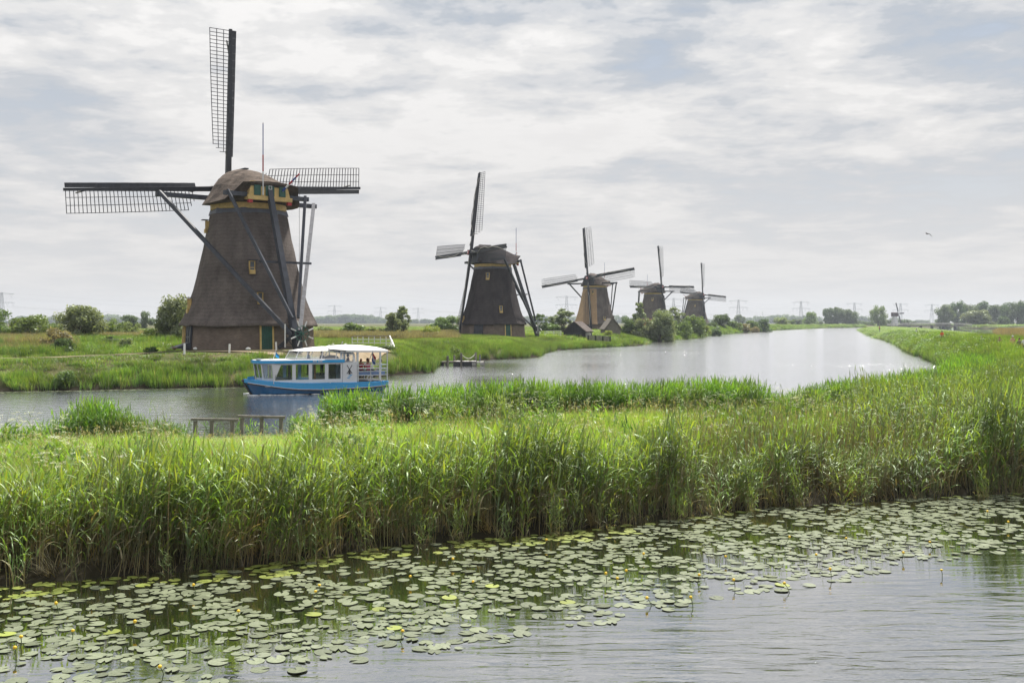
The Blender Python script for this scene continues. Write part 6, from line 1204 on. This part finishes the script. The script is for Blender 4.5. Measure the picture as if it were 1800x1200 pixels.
for i in range(13): q = MB(); q.box((i * 3.2 * u, 0, 0.7 - 0.02 * i), (2.8 * u, 0.06, 1.0)); part('plank', q, [M_oak if i % 4 else M_tarp], t)
# ------------------------------------------------------------------ timber bridge
D = 800; u = D / FPX; t = thing('timber_bridge', 'long pale timber footbridge on dark posts crossing the far water', 'bridge', ((1630 - 900) * u, D, 0)); JB = lambda p: (p - 1630) * u; arch = lambda p: HCAM - (572.5 - 2.2 * (1 - ((p - 1638) / 78) ** 2) + 0.6 - HOR) * u
ps = np.linspace(1562, 1708, 25)
q = MB(); q.loft([[Vector((JB(p), y, arch(p) + z)) for p in ps] for y, z in ((0, 0), (0, -0.9), (3.2, -0.9), (3.2, 0), (0, 0))], False, False, closed=False); part('deck', q, [M_oak], t)
for y in (0.0, 3.2):
    for h in (1.5, 0.8): q = MB(); q.tube([(JB(p), y, arch(p) + h) for p in ps], 0.16, 4); part('rail', q, [M_concrete], t)
    for p in ps[::2]: q = MB(); q.box((JB(p), y, arch(p) + 0.75), (0.28, 0.2, 1.5)); part('rail_post', q, [M_concrete], t)
for p in (1600, 1620, 1639.5, 1660, 1680): 
    for y in (0.3, 2.9): q = MB(); q.box((JB(p), y, arch(p) / 2 - 1), (0.9, 0.5, arch(p) + 1.2)); part('support', q, [M_black], t)
# ------------------------------------------------------------------ small white based mill far away
D = 900; u = D / FPX; t = thing('small_white_mill', 'small distant mill with dark body on a white base beside the lone tree', 'windmill', ((1573 - 900) * u, D, 1.8)); Z4 = lambda y: HCAM - (y - HOR) * u - 1.8; J4 = lambda p: (p - 1573) * u
q = MB(); q.loft([[Vector((math.cos(a) * r, math.sin(a) * r, z)) for a in np.linspace(0, 6.283, 9)[:-1]] for z, r in ((0, 3.1), (Z4(560), 2.2), (Z4(556), 1.9))]); part('white_base', q, [M_white], t)
q = MB(); q.loft([[Vector((x, w * s_, z)) for s_, z in ((-1, Z4(556)), (1, Z4(556)), (1.1, Z4(552)), (0.5, Z4(549)), (-0.5, Z4(549)), (-1.1, Z4(552)))] for x, w in ((J4(1566.8), 0.8), (J4(1569), 1.8), (J4(1576), 1.9), (J4(1578), 1.6))]); part('dark_body', q, [mat('dark_red_brown', (0.10, 0.06, 0.055), 0.8)], t)
hub = Vector((J4(1577.5), -1.8, Z4(551)))
for (a, b) in ((1573, 532.5), (1587, 550.3), (1582, 569.5), (1568.5, 553)): q = MB(); e = Vector((J4(a), -2.0, Z4(b))); q.beam(hub, e, 0.55, 0.3); q.beam(hub.lerp(e, 0.2) + Vector((0.3, 0, 0)), e + Vector((0.3, 0, 0)), 0.9, 0.15, up=(0, 1, 0)); part('sail', q, [M_black], t)
for a in (1568.8, 1570.5): q = MB(); q.beam((J4(a), 1.2, Z4(556)), (J4(a - 0.8), 1.2, 0), 0.35); part('leg', q, [M_white], t)
# ------------------------------------------------------------------ power pylons and lines
M_py = mat('galvanised_steel', (0.22, 0.23, 0.25), 0.6)
def pylon_mesh():
    q = MB(); H = 1.0; r = 0.0045; w = lambda z: 0.075 * (1 - z) + 0.022; cs = [(-1, -1), (1, -1), (1, 1), (-1, 1)]; zs = [0, 0.2, 0.36, 0.5, 0.62, 0.73, 0.83, 0.92, 1.0]
    for a, b in zip(zs[:-1], zs[1:]):
        for k in range(4):
            c0, c1 = cs[k], cs[(k + 1) % 4]; P0 = Vector((c0[0] * w(a), c0[1] * w(a), a)); P1 = Vector((c0[0] * w(b), c0[1] * w(b), b)); Q1 = Vector((c1[0] * w(b), c1[1] * w(b), b)); Q0 = Vector((c1[0] * w(a), c1[1] * w(a), a)); q.beam(P0, P1, r * 1.3); q.beam(P0, Q1, r * 0.8); q.beam(Q0, P1, r * 0.8); q.beam(P1, Q1, r * 0.8)
    body = q.mesh('lattice_tower', [M_py]); q = MB()
    for z, L_ in ((0.97, 0.40), (0.70, 0.40)):
        for s in (-1, 1):
            tip = Vector((s * L_, 0, z - 0.02)); q.beam((0, 0, z - 0.03), tip, r * 1.3); q.beam((0, 0, z + 0.025), tip, r); 
            for k in range(1, 6): q.beam((s * L_ * k / 6, 0, z - 0.03 + 0.01 * k / 6), (s * L_ * (k - 0.5) / 6, 0, z + 0.025 * (1 - (k - 0.5) / 6)), r * 0.7)
            for xx in ((0.30,) if z > 0.9 else (0.18, 0.36)):
                for d in (-0.045, 0.045): q.beam((s * (xx + d), 0, z - 0.022), (s * xx, 0, z - 0.13), r * 0.8)
    return body, q.mesh('cross_arms', [M_py])
PB, PA = pylon_mesh(); PYL = []
for (a, yt, D, lb) in [(3, 514, 1650, 'power pylon at the left edge of the photo'), (588, 536.5, 2300, 'power pylon right of the biggest windmill'), (669, 539.5, 2560, 'power pylon behind the slender poplars'), (735, 541, 2750, 'power pylon between the slender poplars and the second windmill'), (996, 520, 1750, 'power pylon left of the third windmill'), (1184, 524, 1850, 'power pylon half hidden between the fourth and fifth windmills'), (1298, 527, 1900, 'power pylon directly right of the fifth windmill'), (1408, 529.5, 2000, 'power pylon above the two tiered tree'), (1502, 532, 2150, 'power pylon at the right of the dark poplar clump'), (1583, 533, 2250, 'power pylon behind the small white mill'), (1638, 534.5, 2350, 'power pylon above the bridge, left of the poplar wood')]:
    x = (a - 900) / FPX * D; h = HCAM - (yt - HOR) / FPX * D - 1.5; t = thing('power_pylon', lb, 'pylon', (x, D, 1.5), (0, 0, 0), h, group='power pylons along the horizon'); obj('lattice_tower', PB, t); obj('cross_arms', PA, t); PYL.append((x, D, h))
q_i = 0
PL = [(-1750, 1450, 50), PYL[0], (-1350 + 500, 2000, 48), PYL[1], PYL[2], PYL[3]]
def wires(label, A, B):
    t = thing('power_line', label, 'power line', (A[0], A[1], 1.5), group='sagging power lines between the pylons')
    for (xx, zz) in ((-0.30, 0.84), (0.30, 0.84), (-0.36, 0.57), (-0.18, 0.57), (0.18, 0.57), (0.36, 0.57), (0, 1.0)):
        q = MB(); pts = []
        for k in range(13):
            f_ = k / 12; pts.append((A[0] * (1 - f_) + B[0] * f_ + xx * (A[2] * (1 - f_) + B[2] * f_) - A[0], A[1] * (1 - f_) + B[1] * f_ - A[1], zz * (A[2] * (1 - f_) + B[2] * f_) - 4 * f_ * (1 - f_) * 9))
        q.tube(pts, 0.075, 3); part('wire', q, [M_py], t)
WL = ['power line from the left edge to beyond the big willow', 'power line passing behind the biggest windmill', 'power line right of the biggest windmill', 'power line between the two pylons left of the second windmill', 'power line behind the second windmill', 'power line behind the third windmill', 'power line behind the fourth windmill', 'power line between the fifth windmill and its nearest pylon', 'power line over the last big shrub', 'power line over the dark poplar clump', 'power line above the small white mill', 'power line above the far bridge', 'power line entering the poplar wood']
SEQ1 = [PYL[0], PYL[1], PYL[2], PYL[3], ((860 - 900) / FPX * 2950, 2950, 42)]
for i, (A_, B_) in enumerate(zip(SEQ1[:-1], SEQ1[1:])): wires(WL[i], A_, B_)
SEQ2 = [((700 - 900) / FPX * 1600, 1600, 46)] + PYL[4:] + [((1720 - 900) / FPX * 2450, 2450, 44)]
for i, (A_, B_) in enumerate(zip(SEQ2[:-1], SEQ2[1:])): wires(WL[4 + i], A_, B_)
for (a, yt, D, lb) in [(1340, 547, 2600, 'faint white wind turbine behind the last big shrub'), (1250, 550, 2700, 'faint white wind turbine right of the fifth windmill')]:
    x = (a - 900) / FPX * D; h = HCAM - (yt + 7 - HOR) / FPX * D - 1.5 + 8; t = thing('wind_turbine', lb, 'wind turbine', (x, D, 1.5)); q = MB(); q.tube([(0, 0, 0), (0, 0, h)], 1.0, 7, r2=0.6); part('tower', q, [M_white], t)
    for k in range(3): a_ = R(20 + 120 * k); q = MB(); q.beam((0, -1, h), (math.sin(a_) * 13, -1, h + math.cos(a_) * 13), 0.9, 0.3, 0.3); part('blade', q, [M_white], t)
# ------------------------------------------------------------------ people on the path behind the reeds, gull
def walker(label, pxx, yhead, D, shirt, hair, hat=None, rz=0.0, pose='stand'):
    x = (pxx - 900) / FPX * D; z = HCAM - (yhead - HOR) / FPX * D; person(label, (x, D, z - 1.76), rz, pose, shirt, (0.05, 0.06, 0.09), hair, 'walkers on the path behind the bank reeds', hat)
walker('walker in white with a dark cap, on the path left of the one in orange', 1611, 577.5, 230, (0.68, 0.70, 0.75), (0.03, 0.03, 0.04), (0.05, 0.06, 0.09), 2.8)
walker('dark-haired walker in an orange jacket', 1656, 581, 150, (0.75, 0.12, 0.03), (0.02, 0.015, 0.012), None, 3.1)
walker('walker in a pale blue shirt and grey cap, first right of the orange one', 1725, 591, 125, (0.50, 0.56, 0.62), (0.2, 0.2, 0.2), (0.35, 0.36, 0.38), 2.6)
walker('walker of whom only a brown head shows above the reeds', 1757, 592, 115, (0.2, 0.12, 0.1), (0.12, 0.06, 0.05), None, 3.0)
walker('walker with white hat and bare shoulders', 1780, 590, 108, (0.50, 0.30, 0.22), (0.4, 0.35, 0.3), (0.55, 0.55, 0.56), 3.1)
walker('walker with dark hair beside the one in the white hat', 1792, 594, 103, (0.12, 0.10, 0.10), (0.03, 0.02, 0.02), None, 3.0)
walker('walker in light grey cut off by the right edge of the photo', 1801, 592, 98, (0.60, 0.62, 0.66), (0.25, 0.18, 0.12), None, 2.9)
walker('tiny distant walker in pink on the far part of the bank', 1546, 572.5, 300, (0.55, 0.25, 0.2), (0.1, 0.05, 0.03), None, 3.1)
M_gull = mat('gull_feathers', (0.30, 0.30, 0.31), 0.8, var=0.2); D = 75; t = thing('gull', 'lone gull gliding with curved wings in the empty sky', 'bird', ((1630 - 900) / FPX * D, D, HCAM - (411 - HOR) / FPX * D), (0, 0.25, 0.3), 0.62)
q = MB(); q.loft([[Vector((w * math.cos(a), y, w * 0.9 * math.sin(a))) for a in np.linspace(0, 6.283, 9)[:-1]] for y, w in ((-0.25, 0.01), (-0.15, 0.05), (0, 0.07), (0.12, 0.055), (0.2, 0.04), (0.27, 0.01))]); part('body', q, [mat('gull_dark', (0.08, 0.07, 0.07), 0.8)], t, smooth=True)
for s in (-1, 1):
    q = MB(); pts = [(0, 0.0, 0.04, 0.16), (0.18, 0.03, 0.10, 0.15), (0.32, 0.02, 0.08, 0.13), (0.48, -0.06, -0.05, 0.08), (0.62, -0.14, -0.2, 0.02)]; q.loft([[Vector((s * a, b + c / 2, z)), Vector((s * a, b - c / 2, z)), Vector((s * a, b - c / 2, z - 0.012)), Vector((s * a, b + c / 2, z - 0.012))] for a, b, z, c in pts]); part('wing', q, [M_gull], t)
# ------------------------------------------------------------------ air
hz = MB(); hz.box((0, 1420, 29), (4600, 3160, 62)); m = bpy.data.materials.new('haze'); m.use_nodes = True; nt_ = m.node_tree; nt_.nodes.clear(); o_ = nt_.nodes.new('ShaderNodeOutputMaterial'); v_ = nt_.nodes.new('ShaderNodeVolumePrincipled'); v_.inputs['Color'].default_value = (0.80, 0.88, 1.0, 1); v_.inputs['Density'].default_value = 0.00015; v_.inputs['Anisotropy'].default_value = 0.2
nt_.links.new(v_.outputs[0], o_.inputs['Volume']); obj('haze', hz.mesh('haze', [m]), kind='stuff')
